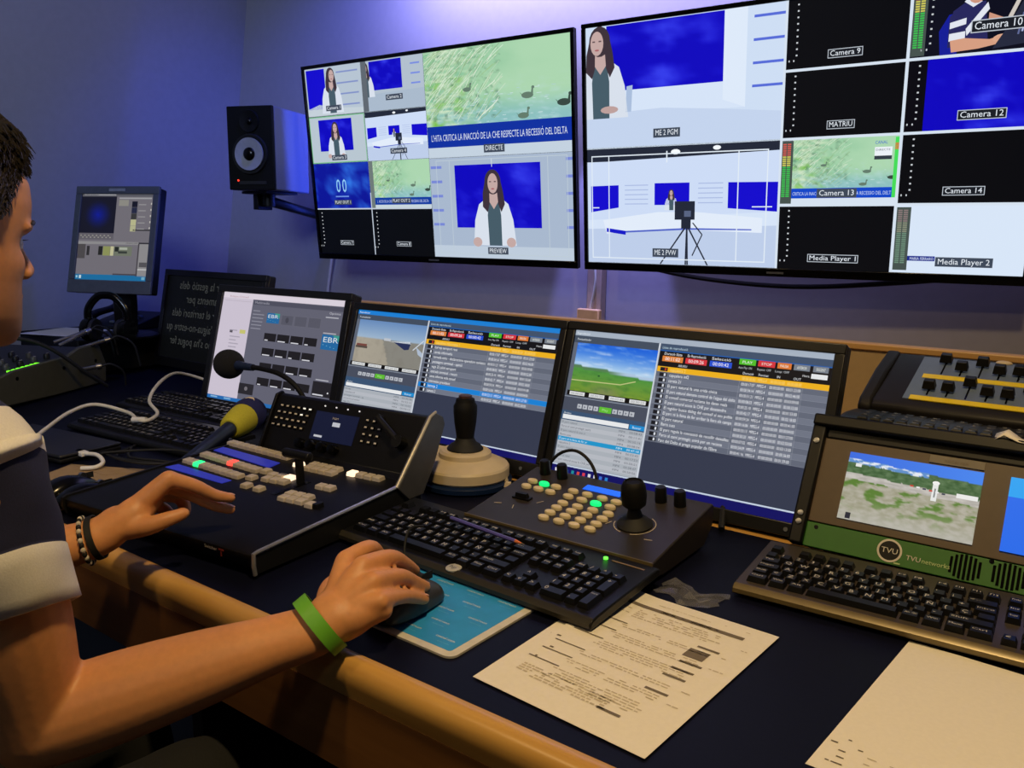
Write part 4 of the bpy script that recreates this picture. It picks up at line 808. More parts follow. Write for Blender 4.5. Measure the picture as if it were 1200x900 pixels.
b = MB(); b.M = pm(-.036, .209); b.box(-.034, .034, -.0085, .0085, -.001, .001); b.build('blue_readout', mat('blue_readout', (20, 92, 230), .35, emit=.95), pc, label='lit blue readout')
for (x, y) in ((-.159, .225), (-.123, .223), (.062, .217), (.094, .217)):
    b = MB(); b.M = pm(x, y); b.lathe([(.0095, 0), (.009, .022), (.0075, .025), (.004, .0255)], (0, 0, 0), 18); b.build('rotary_knob', M_BLACK, pc)
b = MB(); b.M = pm(-.139, .129); b.box(-.012, .012, -.005, .005, 0, .010, .002); b.box(-.016, .016, -.006, .006, 0, .003); b.build('rocker_switch', M_BLACK, pc, rot=None)
b = MB(); b.M = pm(.062, .132)
b.lathe([(.026, 0), (.027, .002), (.024, .005), (.018, .010), (.012, .014), (.009, .026), (.012, .030)], (0, 0, 0), 28); b.build('joystick_boot', M_RUBBER, pc)
b = MB(); b.M = pm(.062, .132); b.lathe([(.011, .028), (.0175, .034), (.019, .048), (.0178, .062), (.0145, .069), (.012, .0705), (.0115, .068), (.003, .068)], (0, 0, 0), 28); b.build('joystick_knob', M_SOFT, pc)
b = MB()
for k in range(26):
    a = 2 * PI * k / 26
    if k % 7 < 5:
        b.M = pm(.062, .132) @ Matrix.Rotation(a, 4, 'Z'); b.box(.030, .0312, -.0035, .0035, .0002, .0006)
for (x, y, r) in ((-.165, .098, .4), (-.135, .098, 2), (-.105, .13, 1), (.1, .10, .2), (.025, .12, 1.2)): b.M = pm(x, y) @ Matrix.Rotation(r, 4, 'Z'); b.box(-.006, .006, -.0006, .0006, .0002, .0006)
b.build('panel_print', M_INKL, pc, label='faint printed markings')
ld = thing('signal_lead', 'thin black lead looping up behind the camera controller', 'cable', (-.32, .955, D))
b = MB(); b.tube([(-.062, -.01, .0), (-.058, -.005, .05), (-.035, 0, .088), (.0, 0, .102), (.03, 0, .088), (.048, -.005, .058), (.052, -.01, .0)], .0028, 8, 6); b.build('lead', M_RUBBER, ld)
t = thing('cable_bundle', 'black cables lying on the beech shelf under the right monitor', 'cable', (-.10, 1.05, D))
b = MB(); b.tube([(-.06, -.05, .006), (-.03, .0, .02), (-.01, .03, .05)], .008, 8, 6); b.tube([(.01, .03, .05), (.012, .0, .03), (.03, -.05, .006)], .005, 8, 6); b.build('cable_run', M_RUBBER, t)

# ------------------------------------------------------------------ green rack receiver with two displays
rx = thing('rack_receiver', 'black rack receiver with two small displays and a green lower panel', 'receiver', (.19, .997, D), 0)
TL = .495; sw, sh = .1736, .1008; zz = .815 - D
def rp_(b, n, m, **k): o = b.build(n, m, rx, **k); o.location = (0, 0, zz); o.rotation_euler = (-TL, 0, 0); return o
XL, XR, ZB, ZT = -.146, .37, -.050, .138
b = MB(); b.box(XL + .02, XR - .02, .001, .010, -.012, ZT - .02); rp_(b, 'display_panel', mat('brown_grey_panel', (82, 68, 54), .5, var=.05), bevel=.001, label='brown-grey display panel')
b = MB(); b.box(XL + .02, XR - .02, .0, .010, ZB, -.0135); rp_(b, 'green_panel', mat('green_panel', (48, 104, 36), .45, var=.05), bevel=.001, label='green lower panel')
for (x0, x1) in ((XL, XL + .02), (XR - .02, XR)):
    b = MB(); b.box(x0, x1, -.008, .014, ZB, ZT); rp_(b, 'side_rail', M_BLACK, bevel=.003)
b = MB(); b.box(XL, XR, -.014, .02, ZT - .006, ZT + .012); b.box(XL + .02, XR - .02, -.001, .010, ZT - .022, ZT - .006); rp_(b, 'top_rail', M_BLACK, bevel=.003)
o = paint_field().build('left_display', sw, sh, rx, 0, 1.0, -.0012); o.location = (0, 0, zz); o.rotation_euler = (-TL, 0, 0); o['label'] = 'small display with a dry field and a white tower'
o = paint_bluescreen().build('right_display', sw, sh, rx, 0, 1.0, -.0012, .205); o.location = (0, 0, zz); o.rotation_euler = (-TL, 0, 0); o['label'] = 'plain bright blue display'
b = MB(); b.box(.018, .086, -.001, .002, .104, .115); b.mat(1); b.text('RECEIVER', .005, UPR(.052, -.0013, .107), .03); rp_(b, 'name_strip', [mat('grey_strip', (110, 102, 92), .5), M_INK], label='pale grey name strip')
b = MB()
prof = [(.0162, 0), (.0162, .0012), (.0135, .0012), (.0135, 0)]
b.M = Matrix.Translation((-.010, -.0004, -.031)) @ Matrix.Rotation(PI / 2, 4, 'X')
ring = [(math.cos(2 * PI * k / 32), math.sin(2 * PI * k / 32)) for k in range(32)]
for k in range(32):
    a, c = ring[k], ring[(k + 1) % 32]; b._add([(a[0] * .0135, a[1] * .0135, .0004), (a[0] * .0162, a[1] * .0162, .0004), (c[0] * .0162, c[1] * .0162, .0004), (c[0] * .0135, c[1] * .0135, .0004)], [(0, 1, 2, 3)])
b.mat(1)._add([(a[0] * .0133, a[1] * .0133, .0002) for a in ring], [tuple(range(32))])
b.M = None; b.mat(0); b.text('TVU', .0105, UPR(-.010, -.0012, -.0345), .021); b.text('TVU', .0095, UPR(.012, -.0012, -.0385), .018, 'l'); b.mat(2).text('networks', .009, UPR(.032, -.0012, -.0385), .034, 'l'); b.box(-.002, .006, -.0009, -.0005, -.0475, -.0455)
rp_(b, 'round_logo', [M_LEGEND, M_BLACK, mat('pale_green_lettering', (176, 200, 140), .5)], recalc=False, label='round black and white logo with lettering')
for gx in (.083, .133):
    b = MB()
    for k in range(7):
        xx = gx + (k - 3) * .0056; hh = math.sqrt(max(0.02, 1 - ((k - 3) / 3.9) ** 2)) * .017; b.box(xx - .0017, xx + .0017, -.0012, .0, -.031 - hh, -.031 + hh)
    rp_(b, 'speaker_grille', mat('grille_black', (5, 5, 5), .9, spec=.1), bevel=.0006)
for (x, z) in ((XL + .01, ZT - .03), (XL + .01, -.005), (XL + .01, -.018), (XR - .01, ZT - .03), (-.112, -.02), (.112, -.016)):
    b = MB(); b.lathe([(.0045, -.0015), (.0042, -.0035), (.001, -.004)] if abs(x) > .115 else [(.003, -.001), (.003, -.0006), (.001, -.0006)], (x, -.007 if abs(x) > .115 else 0, z), 14, 'y'); rp_(b, 'screw', M_STEEL if abs(x) > .115 else M_GLOSS)
b = MB(); b.prism([(.03, .004), (.03, .03), (.094, .165), (.45, .165), (.45, .004)], -.112, .36, 'yz'); b.build('chassis', M_SOFT, rx)
ky = thing('thin_keyboard', 'thin black keyboard lying on top of the rack receiver', 'keyboard', (.21, 1.125, D + .166), -.02)
b = MB(); b.tube([(-.155, .055, .011), (-.145, .055, .012), (.14, .055, .012), (.15, .055, .011)], [.045, .055, .055, .048], 14, 0, [.007, .011, .011, .007]); b.build('body', M_BLACK, ky)
kmesh = key_mesh('', 1, 1)
for r in range(4):
    for c in range(13): child(ky, 'key', key_mesh('=', 1, 1) if (r + c) % 3 else kmesh, (-.118 + c * U, .022 + r * .0185, .0205)).scale = (.95, .9, .28)
b = MB(); b.box(-.07, -.02, .006, .009, .016, .0215); b.build('edge_strip', M_GREYPL, ky)
tt = thing('paper_scrap', 'torn white paper scrap on the top edge of the rack receiver', 'paper', (.305, 1.058, D + .199))
b = MB(); b._add([(-.024, -.004, .0), (-.012, -.006, .009), (.006, -.006, .002), (.035, -.008, .0015), (.036, .010, .001), (.008, .010, .004), (-.008, .012, .014), (-.022, .010, .007)], [(0, 1, 6, 7), (1, 2, 5, 6), (2, 3, 4, 5)])
o = b.build('sheet', M_PAPER, tt); o.modifiers.new('thick', 'SOLIDIFY').thickness = .0008

# ------------------------------------------------------------------ right audio mixer
mx = thing('audio_mixer', 'black audio mixer with two yellow strips and rows of black faders', 'audio mixer', (.06, 1.25, D + .168), -.01)
zf, sl = .014, .32
prof = [(0, .0), (0, zf + .004), (.006, zf + .018), (.19, zf + .018 + sl * .184), (.235, zf + .045), (.235, .0)]
b = MB(); b.prism([(0, zf - .01), (-.002, zf + .008), (.008, zf + .018), (.19, zf + .076), (.215, zf + .06), (.22, zf - .01)], .02, .52, 'yz'); b.build('body', mat('mixer_black', (24, 22, 23), .5, var=.1, spec=.3), mx, bevel=.004)
b = MB(); b.prism([(0, zf - .01), (-.004, zf + .006), (.008, zf + .020), (.10, zf + .056), (.19, zf + .080), (.22, zf + .062), (.224, zf - .01)], 0, .022, 'yz'); b.build('side_cheek', mat('mixer_cheek', (26, 25, 27), .6, spec=.3), mx, bevel=.005)
for x in (.03, .47):
    b = MB(); b.box(x, x + .02, .01, .19, -.0025, zf - .008); b.build('rubber_foot', M_RUBBER, mx)
ma = math.atan2(.058, .182)
def mm(x, y): return Matrix.Translation((x, y, zf + .018 + (y - .008) * .058 / .182)) @ Matrix.Rotation(ma, 4, 'X')
b = MB(); b.M = mm(.35, .10); b.box(-.285, .155, -.085, .085, -.002, .0015); b.build('fader_panel', mat('blue_grey_panel', (98, 114, 142), .45, var=.04), mx, label='blue-grey fader panel')
M_YEL = mat('yellow_strip', (238, 210, 30), .5, var=.04)
for (y, xa) in ((.025, .075), (.106, .078)):
    b = MB(); b.M = mm(0, y); b.box(xa, .50, -.008, .007, .001, .0025); b.build('yellow_strip', M_YEL, mx, label='yellow marking strip')
rr = random.Random(4)
for j, y in enumerate((.062, .142)):
    for i in range(11):
        x = .098 + i * .0285 + j * .006; dy = (.020 if (i, j) in ((2, 0), (5, 0), (6, 0), (0, 1), (2, 1)) else -.004) + rr.uniform(-.002, .002)
        b = MB(); b.M = mm(x, y); b.box(-.0014, .0014, -.026, .026, .0012, .0018); b.build('fader_slot', M_GLOSS, mx)
        b = MB(); b.M = mm(x, y + dy); b.box(-.0100, .0100, -.0085, .0085, .006, .020, .002, .003); b.box(-.002, .002, -.003, .003, .001, .007); b.build('fader_cap', M_BLACK, mx, bevel=.0008)
b = MB(); b.M = mm(.19, .182); b.sph((0, 0, .002), (.013, .006, .004), 14, 8); b.build('light_socket', M_CREAM, mx, label='cream oval cap at the back edge')
# ------------------------------------------------------------------ papers, mouse, pad and small things
def sheet(label, pts, text=None, group=None, z=.0006, curl=None):
    """pts: four corners TL, TR, BR, BL on the desk"""
    t = thing('paper_sheet', label, 'paper', (pts[3][0], pts[3][1], D), 0, group)
    o = Vector((pts[3][0], pts[3][1], 0)); P = [Vector((p[0], p[1], 0)) - o for p in pts]
    def at(u, v, dz=0.0):
        p = P[0].lerp(P[1], u).lerp(P[3].lerp(P[2], u), v); zz = z + (curl(u, v) if curl else 0); return (p.x, p.y, zz + dz)
    b = MB(); n = 14; m = n + 1
    top = [at(i / n, j / n) for j in range(m) for i in range(m)]; bot = [at(i / n, j / n, -.0003) for j in range(m) for i in range(m)]; q = m * m
    fs = [(j * m + i, (j + 1) * m + i, (j + 1) * m + i + 1, j * m + i + 1) for j in range(n) for i in range(n)]
    rim = [(j * m, (j + 1) * m) for j in range(n)] + [(n * m + i, n * m + i + 1) for i in range(n)] + [((j + 1) * m + n, j * m + n) for j in range(n)[::-1]] + [(i + 1, i) for i in range(n)[::-1]]
    b._add(top + bot, fs + [tuple(q + k for k in f[::-1]) for f in fs] + [(u_, u_ + q, v_ + q, v_) for u_, v_ in rim])
    if text:
        b.i = 0; tb = MB(); text(tb, at); k0 = len(b.v)
        b.v += tb.v; b.f += [tuple(k0 + k for k in f) for f in tb.f]; b.m += [k + 1 for k in tb.m]
    b.build('sheet', [M_PAPER, M_INK, M_INKL, M_PAPER], t, smooth=0, recalc=False)
    return t
def bar(b, at, u0, v0, u1, v1, m):
    b.mat(m); n = max(1, int((u1 - u0) * 14))
    for k in range(n):
        a, c = u0 + (u1 - u0) * k / n, u0 + (u1 - u0) * (k + 1) / n
        b._add([at(a, v0, .0004), at(c, v0, .0004), at(c, v1, .0004), at(a, v1, .0004)], [(0, 1, 2, 3)])
def words(b, at, rr, u0, u1, v, h, m, dens=.8):
    u = u0
    while u < u1 - .01:
        w = rr.uniform(.012, .05)
        if rr.random() < dens: bar(b, at, u, v, min(u + w, u1), v + h, m)
        u += w + .008
def printed(b, at):
    rr = random.Random(5)
    bar(b, at, .09, .10, .86, .125, 0)
    b.mat(2)
    words(b, at, rr, .12, .84, .108, .008, 2, .35)
    words(b, at, rr, .20, .62, .06, .004, 1)
    words(b, at, rr, .60, .9, .05, .004, 1, .4)
    for k in range(5): words(b, at, rr, .22, .78 - .03 * (k % 3), .15 + k * .017, .007, 1)
    words(b, at, rr, .06, .2, .16, .006, 1); words(b, at, rr, .06, .2, .2, .006, 1)
    for (v, n) in ((.29, 2), (.37, 3), (.46, 4), (.58, 2), (.66, 3), (.74, 5)):
        bar(b, at, .06, v, .26, v + .007, 0)
        for k in range(n): words(b, at, rr, .24 + .02 * (k % 2), .80, v + .016 + k * .016, .006, 1)
    for (v, u) in ((.27, .70), (.41, .70), (.47, .70), (.53, .70), (.65, .70), (.86, .62)): bar(b, at, u, v, u + .13, v + .014, 0)
    bar(b, at, .68, .305, .80, .375, 0)
    for k in range(6): words(b, at, rr, .86, .94, .2 + k * .10, .006, 1, .6)
    for k in range(3): words(b, at, rr, .04, .12, .55 + k * .09, .01, 0, .5)
    for k in range(5): words(b, at, rr, .10, .66, .80 + k * .015, .008, 1)
def under(b, at):
    rr = random.Random(9)
    for k in range(4): words(b, at, rr, .05, .14, .4 + k * .12, .008, 0, .7)
sheet('printed rundown sheet on top, with a dark header bar', [(-.083, .716), (.120, .707), (.099, .405), (-.109, .419)], printed, 'loose paper sheets on the desk', .0022, lambda u, v: .004 * max(0, 1 - u * 5) * max(0, 1 - v * 1.6))
sheet('lower printed sheet peeking out at the left under the rundown sheet', [(-.108, .700), (.10, .69), (.090, .408), (-.1115, .421)], under, 'loose paper sheets on the desk', .0006)
def scribble(b, at):
    rr = random.Random(2)
    for k in range(5): words(b, at, rr, .02, .16, .80 + k * .035, .006, 0, .55); words(b, at, rr, .18, .5, .86 + k * .035, .004, 1, .4)
sheet('blank white sheet at the right edge of the desk', [(.244, .797), (.454, .782), (.432, .485), (.2155, .489)], scribble, 'loose paper sheets on the desk', .0006)

t = thing('plastic_wrapper', 'crumpled clear plastic wrapper beside the rundown sheet', 'wrapper', (-.012, .748, D))
b = MB(); rr = random.Random(12); n = 9
vs = []
for j in range(n):
    for i in range(n): vs.append(((i / (n - 1) - .5) * .085 + rr.uniform(-.004, .004), (j / (n - 1) - .5) * .05 + rr.uniform(-.003, .003) + .012 * math.sin(i), .0008 + abs(rr.gauss(0, .004)) * (1 if 0 < i < n - 1 and 0 < j < n - 1 else .3)))
b._add(vs, [(j * n + i, j * n + i + 1, (j + 1) * n + i + 1, (j + 1) * n + i) for j in range(n - 1) for i in range(n - 1)])
b.build('film', mat('clear_film', (150, 150, 160), .18, alpha=.28, spec=.8), t, smooth=0)

# mouse pad
mp_ = thing('mouse_pad', 'blue mouse pad with a white border and rows of small print', 'mouse pad', (-.262, .520, D), -.02)
def rrect(w, d, r, n=6):
    o = []
    for (cx, cy, a0) in ((w / 2 - r, d / 2 - r, 0), (-w / 2 + r, d / 2 - r, 90), (-w / 2 + r, -d / 2 + r, 180), (w / 2 - r, -d / 2 + r, 270)):
        for k in range(n + 1): a = math.radians(a0 + 90 * k / n); o.append((cx + r * math.cos(a), cy + r * math.sin(a)))
    return o
b = MB(); b.prism(rrect(.226, .172, .012), .0003, .003, 'xy'); b.build('base', mat('white_pad_border', (206, 202, 190), .6), mp_)
b = MB(); b.prism(rrect(.204, .150, .004), .003, .0032, 'xy'); b.build('printed_field', mat('cyan_print', (40, 146, 214), .5, var=.06, scale=30), mp_, label='cyan printed field')
b = MB(); rr = random.Random(3)
for r in range(5):
    for c in range(4):
        x, y = -.078 + c * .052 + (r % 2) * .018, -.058 + r * .029
        if abs(x) < .095: b.M = FLAT(x, y, .00335); b.mat(0).text('control room', .0066, Matrix(), .028); b.M = FLAT(x + .004, y - .008, .00335); b.mat(1).text('digital media', .003, Matrix(), .018)
b.M = None; b.build('small_print', [mat('pale_print', (214, 220, 220), .6), mat('blue_print', (110, 180, 225), .6)], mp_, smooth=0, recalc=False)

# pencil on the keyboard
pn = thing('pencil', 'violet pencil with an orange tip lying across the keyboard', 'pencil', (-.300, .6845, D + .0425), rot=(0, .0, -.13))
b = MB(); b.tube([(-.075, 0, 0), (.058, 0, 0)], .0028, 6); b.build('shaft', mat('violet_lacquer', (84, 78, 158), .35), pn, smooth=0)
b = MB(); b.tube([(.058, 0, 0), (.070, 0, 0)], [.0028, .0011], 6); b.build('tip', mat('orange_wood_tip', (206, 112, 60), .6), pn, label='orange sharpened tip')
b = MB(); b.tube([(.070, 0, 0), (.076, 0, 0)], [.0012, .0003], 6); b.build('lead', M_INK, pn)

# mice
def mouse(label, loc, yaw, m, cable=None, group=None, led=None):
    t = thing('computer_mouse', label, 'mouse', loc, yaw, group)
    b = MB(); L = .054
    secs = [(-L, .012, .010), (-L * .9, .022, .018), (-L * .55, .029, .030), (-L * .1, .031, .036), (L * .4, .0295, .031), (L * .8, .027, .022), (L, .020, .014)]
    vs = []; n = 18
    for (y, hw, hh) in secs:
        for k in range(n):
            a = 2 * PI * k / n; zz = math.sin(a); vs.append((hw * math.copysign(abs(math.cos(a)) ** .8, math.cos(a)), y, .004 + (hh * zz ** .8 if zz > 0 else .003 * zz)))
    fs = [(i * n + k, i * n + (k + 1) % n, (i + 1) * n + (k + 1) % n, (i + 1) * n + k) for i in range(len(secs) - 1) for k in range(n)] + [tuple(range(n)), tuple(range((len(secs) - 1) * n, len(secs) * n))]
    b._add(vs, fs); sh = b.build('shell', m, t, smooth=180); sb = sh.modifiers.new('s', 'SUBSURF'); sb.levels = sb.render_levels = 1
    b = MB(); b.cyl((-.004, L * .55, .030), (.004, L * .55, .030), .007, n=16); b.build('scroll_wheel', M_STEEL if led else M_RUBBER, t)
    b = MB(); b.box(-.0005, .0005, L * .1, L * .95, .024, .0345); b.build('button_seam', M_RUBBER, t)
    if led: t.scale = (.9, .95, 1)
    if cable: b = MB(); b.tube(cable, .0018, 8, 6); b.build('cable', M_RUBBER, t)
    return t
mouse('dark grey mouse under the right hand on the blue pad', (-.272, .488, D + .0035), .04, mat('dark_grey_mouse', (56, 56, 60), .35), [(0, .05, .010), (-.03, .072, .009), (-.085, .098, .012), (-.102, .116, .030), (-.107, .134, .043), (-.102, .155, .040)], 'black and grey computer mice')
mouse('glossy black mouse nearer the white sleeve, left of the other', (-1.044, .450, D), .10, M_GLOSS, [(0, .05, .010), (.01, .09, .004), (.05, .14, .003), (.03, .2, .003)], 'black and grey computer mice', 1)
mouse('glossy black mouse nearer the left hand, right of the other', (-.979, .448, D), .03, M_GLOSS, [(0, .05, .010), (-.01, .09, .004), (-.06, .13, .003), (-.05, .19, .003)], 'black and grey computer mice', 1)

# left part of the desk -------------------------------------------------------
t = thing('closed_laptop', 'closed matt black laptop lying on the desk left of the mice', 'laptop', (-1.40, .535, D), .12)
b = MB(); b.box(-.165, .15, -.02, .115, .003, .012); b.build('base', M_SOFT, t, bevel=.003)
b = MB(); b.box(-.165, .15, -.02, .115, .0125, .020); b.build('lid', mat('laptop_lid', (24, 25, 30), .45), t, bevel=.003)
for sx in (-.14, .13):
    for yy in (0, .1):
        b = MB(); b.cyl((sx, yy, 0), (sx, yy, .0035), .006, n=12); b.build('foot', M_RUBBER, t)
t = thing('kraft_envelope', 'brown kraft envelope lying under the cables between mice and keyboards', 'envelope', (-1.10, .56, D), .45)
b = MB(); b.box(-.13, .085, -.05, .05, .0003, .0016); b.build('pocket', mat('kraft_paper', (150, 124, 88), .8), t)
b = MB(); b.prism([(-.13, .05), (.085, .05), (-.022, .0)], .0017, .0022, 'xy'); b.build('flap', mat('kraft_paper', (150, 124, 88), .8), t)
t = thing('usb_plug_lead', 'short white lead with a plug beside the black mice', 'cable', (-1.19, .56, D))
b = MB(); b.tube([(-.055, .02, .016), (-.02, .028, .017), (.02, .018, .012), (.03, -.002, .008), (.01, -.02, .006)], .0042, 10, 6); b.build('lead', M_WHITE, t)
b = MB(); b.obox = None; b.box(-.085, -.052, .012, .028, .010, .020); b.build('plug', M_WHITE, t, bevel=.002)
t = thing('white_cable', 'long white cable looping over the left keyboards', 'cable', (-1.45, .75, D))
pts = [(-1.33, .50, .03), (-1.40, .58, .045), (-1.475, .665, .055), (-1.50, .735, .058), (-1.43, .775, .042), (-1.365, .760, .037), (-1.345, .775, .036), (-1.40, .83, .036), (-1.485, .86, .05), (-1.565, .93, .07), (-1.66, 1.03, .075), (-1.70, 1.10, .06), (-1.69, 1.17, .03), (-1.66, 1.22, .006)]
b = MB(); b.tube([(x + 1.45, y - .75, z) for x, y, z in pts], .0042, 10, 7); b.build('lead', mat('ivory_cable', (214, 208, 190), .45), t)
b = MB(); b.tube([(.075, .005, .0365), (.105, .02, .0375)], .0065, 10); b.build('ferrite_sleeve', M_WHITE, t)
t = thing('cable_tangle', 'tangle of thin black cables in front of the left keyboards', 'cable', (-1.1, .66, D))
b = MB(); rr = random.Random(21)
for k in range(4):
    p = [(-.18 + k * .03, .05 - k * .03, .004 + k * .002), (-.08 + rr.uniform(-.03, .03), -.05 + rr.uniform(-.03, .03), .008 + k * .005), (.02 + rr.uniform(-.03, .03), -.02 + rr.uniform(-.04, .05), .012 + k * .004), (.10, .04 + rr.uniform(-.03, .03), .006 + k * .003), (.17, .02 + k * .02, .005 + k * .002)]
    b.tube(p, .0026, 8, 6)
b.build('leads', M_RUBBER, t)

# reporter microphone with coloured windscreen
t = thing('reporter_microphone', 'hand microphone with a yellow and navy windscreen lying beside the video switcher', 'microphone', (-1.005, .640, D))
p0, p1 = Vector((0, 0, .019)), Vector((-.150, .290, .066)); dv = p1 - p0
def on(k): return p0 + dv * k
b = MB(); b.tube([on(0), on(.1), on(.45), on(.62)], [.011, .012, .014, .017], 18, 4); b.build('handle', mat('blue_black_handle', (22, 28, 46), .4), t)
b = MB(); b.tube([on(.60), on(.63), on(.72), on(.80)], [.020, .026, .031, .033], 20, 3); b.build('yellow_collar', mat('yellow_foam', (186, 176, 40), .8, bump=.3, scale=300), t, label='yellow collar of the windscreen')
b = MB(); b.tube([on(.80), on(.86), on(.93), on(.985), on(1.0)], [.034, .037, .034, .022, .006], 20, 4); b.build('navy_foam', mat('navy_foam', (24, 26, 78), .85, bump=.3, scale=300), t, label='navy front of the windscreen')
q = on(.90); b = MB(); b.M = Matrix.Translation(q + Vector((.010, -.010, .030))) @ Matrix.Rotation(.35, 4, 'Y') @ Matrix.Rotation(.4, 4, 'X'); b.lathe([(.006, 0), (.006, .002), (.012, .002), (.012, 0)], (0, 0, 0), 20); b.build('round_emblem', M_CREAM, t, label='cream ring emblem')
b = MB(); b.tube([on(0) , on(-.1) + Vector((0, 0, -.008)), (.06, -.06, .006), (.02, -.11, .004), (-.05, -.10, .004)], .003, 8, 5); b.build('cable', M_RUBBER, t)

# gooseneck microphone
t = thing('gooseneck_microphone', 'black gooseneck microphone with a round foam ball in front of the thumbnail monitor', 'microphone', (-.93, .90, D))
b = MB(); b.lathe([(.04, 0), (.04, .010), (.034, .018), (.012, .022), (.010, .05)], (0, 0, 0), 24); b.build('base', M_BLACK, t)
ball = Vector((-.252, -.02, .170))
b = MB(); b.tube([(0, 0, .04), (-.008, -.005, .10), (-.03, -.012, .142), (-.075, -.018, .166), (-.135, -.02, .172), (-.18, -.02, .171)], [.006, .0055, .0055, .0055, .0055, .006], 12, 6); b.build('gooseneck', M_SOFT, t)
b = MB(); b.tube([(-.165, -.02, .1715), (-.20, -.02, .171), (-.225, -.02, .1705)], [.0075, .009, .012], 14); b.build('capsule', mat('blue_black_capsule', (26, 36, 58), .35), t)
b = MB(); b.sph(ball, (.036, .033, .033), 24, 16); b.build('foam_ball', mat('black_foam', (14, 13, 14), .95, bump=.6, scale=500), t)

# left audio mixer and what lies on it
YL = .49; ml = thing('small_audio_mixer', 'small grey-green audio mixer with knobs and green level lights at the left edge', 'audio mixer', (-1.865, .675, D), YL)
b = MB(); b.prism([(0, .004), (-.005, .02), (.0, .075), (.05, .088), (.42, .108), (.42, .004)], -.46, -.004, 'yz'); b.build('body', mat('mixer_charcoal', (34, 34, 32), .5), ml)
for sx in (-.464, -.006):
    b = MB(); b.prism([(-.004, .01), (-.012, .03), (-.006, .085), (.05, .097), (.26, .106), (.31, .122), (.40, .126), (.43, .06), (.425, .004), (.2, .004)], sx, sx + .012, 'yz'); b.build('side_cheek', mat('olive_grey_cheek', (76, 74, 56), .45), ml, bevel=.003, label='olive-grey side cheek')
for yy in (.06, .24, .38):
    b = MB(); b.cyl((.006, yy, .075), (.0075, yy, .075), .005, n=12); b.build('screw', M_GLOSS, ml)
def lm_(x, y): return Matrix.Translation((x, y, .0855 + y * .053)) @ Matrix.Rotation(.054, 4, 'X')
rr = random.Random(8)
for r in range(5):
    for c in range(7):
        x, y = -.05 - c * .055, .04 + r * .052
        b = MB(); b.M = lm_(x, y); b.lathe([(.009, 0), (.0085, .012), (.006, .015), (.002, .0152)], (0, 0, 0), 14); b.mat(1); b.box(-.001, .001, 0, .0085, .0152, .0158); b.build('rotary_knob', [mat('grey_knob', (60, 62, 62), .45) if (r + c) % 2 else M_BLACK, M_LEGEND], ml)
M_LED = mat('green_level_led', (110, 230, 40), .4, emit=1.4)
for k in range(7):
    b = MB(); b.M = lm_(-.022, .07 + k * .017); b.box(-.006, .006, -.004, .004, 0, .004); b.build('level_light', M_LED, ml, label='lit green level light')
t = thing('paper_sheet', 'white sheet lying on the equipment case beside the man\'s chin', 'paper', (-2.52, 1.10, CT + .001), .35, 'loose paper sheets on the desk')
b = MB(); b.box(-.02, .27, -.10, .10, 0, .0008); b.build('sheet', M_PAPER, t)
dp = thing('desk_telephone', 'black desk telephone with its upright back by the left wall', 'telephone', (-2.51, 1.335, CT + .0015), .25)
b = MB(); b.prism([(-.10, 0), (-.10, .012), (.06, .05), (.075, .05), (.075, 0)], -.03, .17, 'yz'); b.build('body', M_BLACK, dp, bevel=.003)
b = MB(); b.prism([(.045, .05), (.06, .13), (.075, .13), (.075, .05)], -.06, .03, 'yz'); b.build('upright_back', M_SOFT, dp, bevel=.003)
b = MB(); b.tube([(-.015, -.10, .04), (-.015, -.06, .052), (-.015, .0, .062), (-.015, .05, .08)], [.018, .013, .013, .018], 12, 5); b.build('handset', M_GLOSS, dp)
for r in range(4):
    for c in range(3):
        b = MB(); yy = -.075 + r * .022; b.box(.05 + c * .028, .07 + c * .028, yy, yy + .014, .017 + (yy + .09) * .235, .024 + (yy + .09) * .235); b.build('dial_key', M_GREYPL, dp)
for i, (x, y, z, a) in enumerate(((-.035, .36, .150, .2), (.012, .375, .125, -.1), (.02, .31, .06, .5), (-.08, .40, .14, .1))):
    lab = ('silver plug standing highest at the mixer\'s back corner', 'silver plug beside the paper corner behind the mixer', 'silver plug sticking out of the mixer\'s right side', 'silver plug at the back of the small mixer, left of the others')[i]
    P = Matrix.Translation((-1.865, .675, D)) @ Matrix.Rotation(YL, 4, 'Z') @ Vector((x, y, z))
    t = thing('audio_plug', lab, 'plug', P, YL + a, 'silver audio plugs at the small mixer')
    if i == 2: c = [Vector((-.014, 0, 0)), Vector((.030, .005, .006))]
    else: c = [Vector((-.035, -.035, -.012 if i else -.024)), Vector((.02, .02, .010))]
    b = MB(); b.tube([c[0], c[1]], [.0055, .0065], 14); b.build('barrel', M_CHROME, t)
    b = MB(); d_ = (c[1] - c[0]).normalized(); b.tube([c[1], c[1] + d_ * .014], [.0095, .008], 14); b.build('collar', M_STEEL, t)
    b = MB(); b.tube([c[1] + d_ * .014, c[1] + d_ * .04, c[1] + d_ * .05 + Vector((.02, .02, -.03)), c[1] + d_ * .03 + Vector((.04, .05, -.09))], .0032, 8, 5); b.build('cable', M_RUBBER, t)
t = thing('patch_cable', 'thick black cable arching over the small mixer', 'cable', (-1.865, .675, D), YL)
b = MB(); b.tube([(-.135, .10, .098), (-.13, .10, .145), (-.09, .12, .168), (-.03, .16, .162), (.02, .20, .125), (.06, .26, .06), (.08, .32, .012)], .0055, 10, 7); b.build('lead', M_RUBBER, t)
hs = thing('headphones', 'black headphones resting on the equipment case before the small monitor', 'headphones', (-2.10, 1.09, CT), .5)
b = MB(); b.tube([(-.065, .0, .05), (-.062, 0, .10), (-.03, 0, .138), (.0, 0, .145), (.03, 0, .138), (.062, 0, .10), (.065, 0, .05)], .008, 10, 6, [.012] * 7); b.build('headband', M_GLOSS, hs)
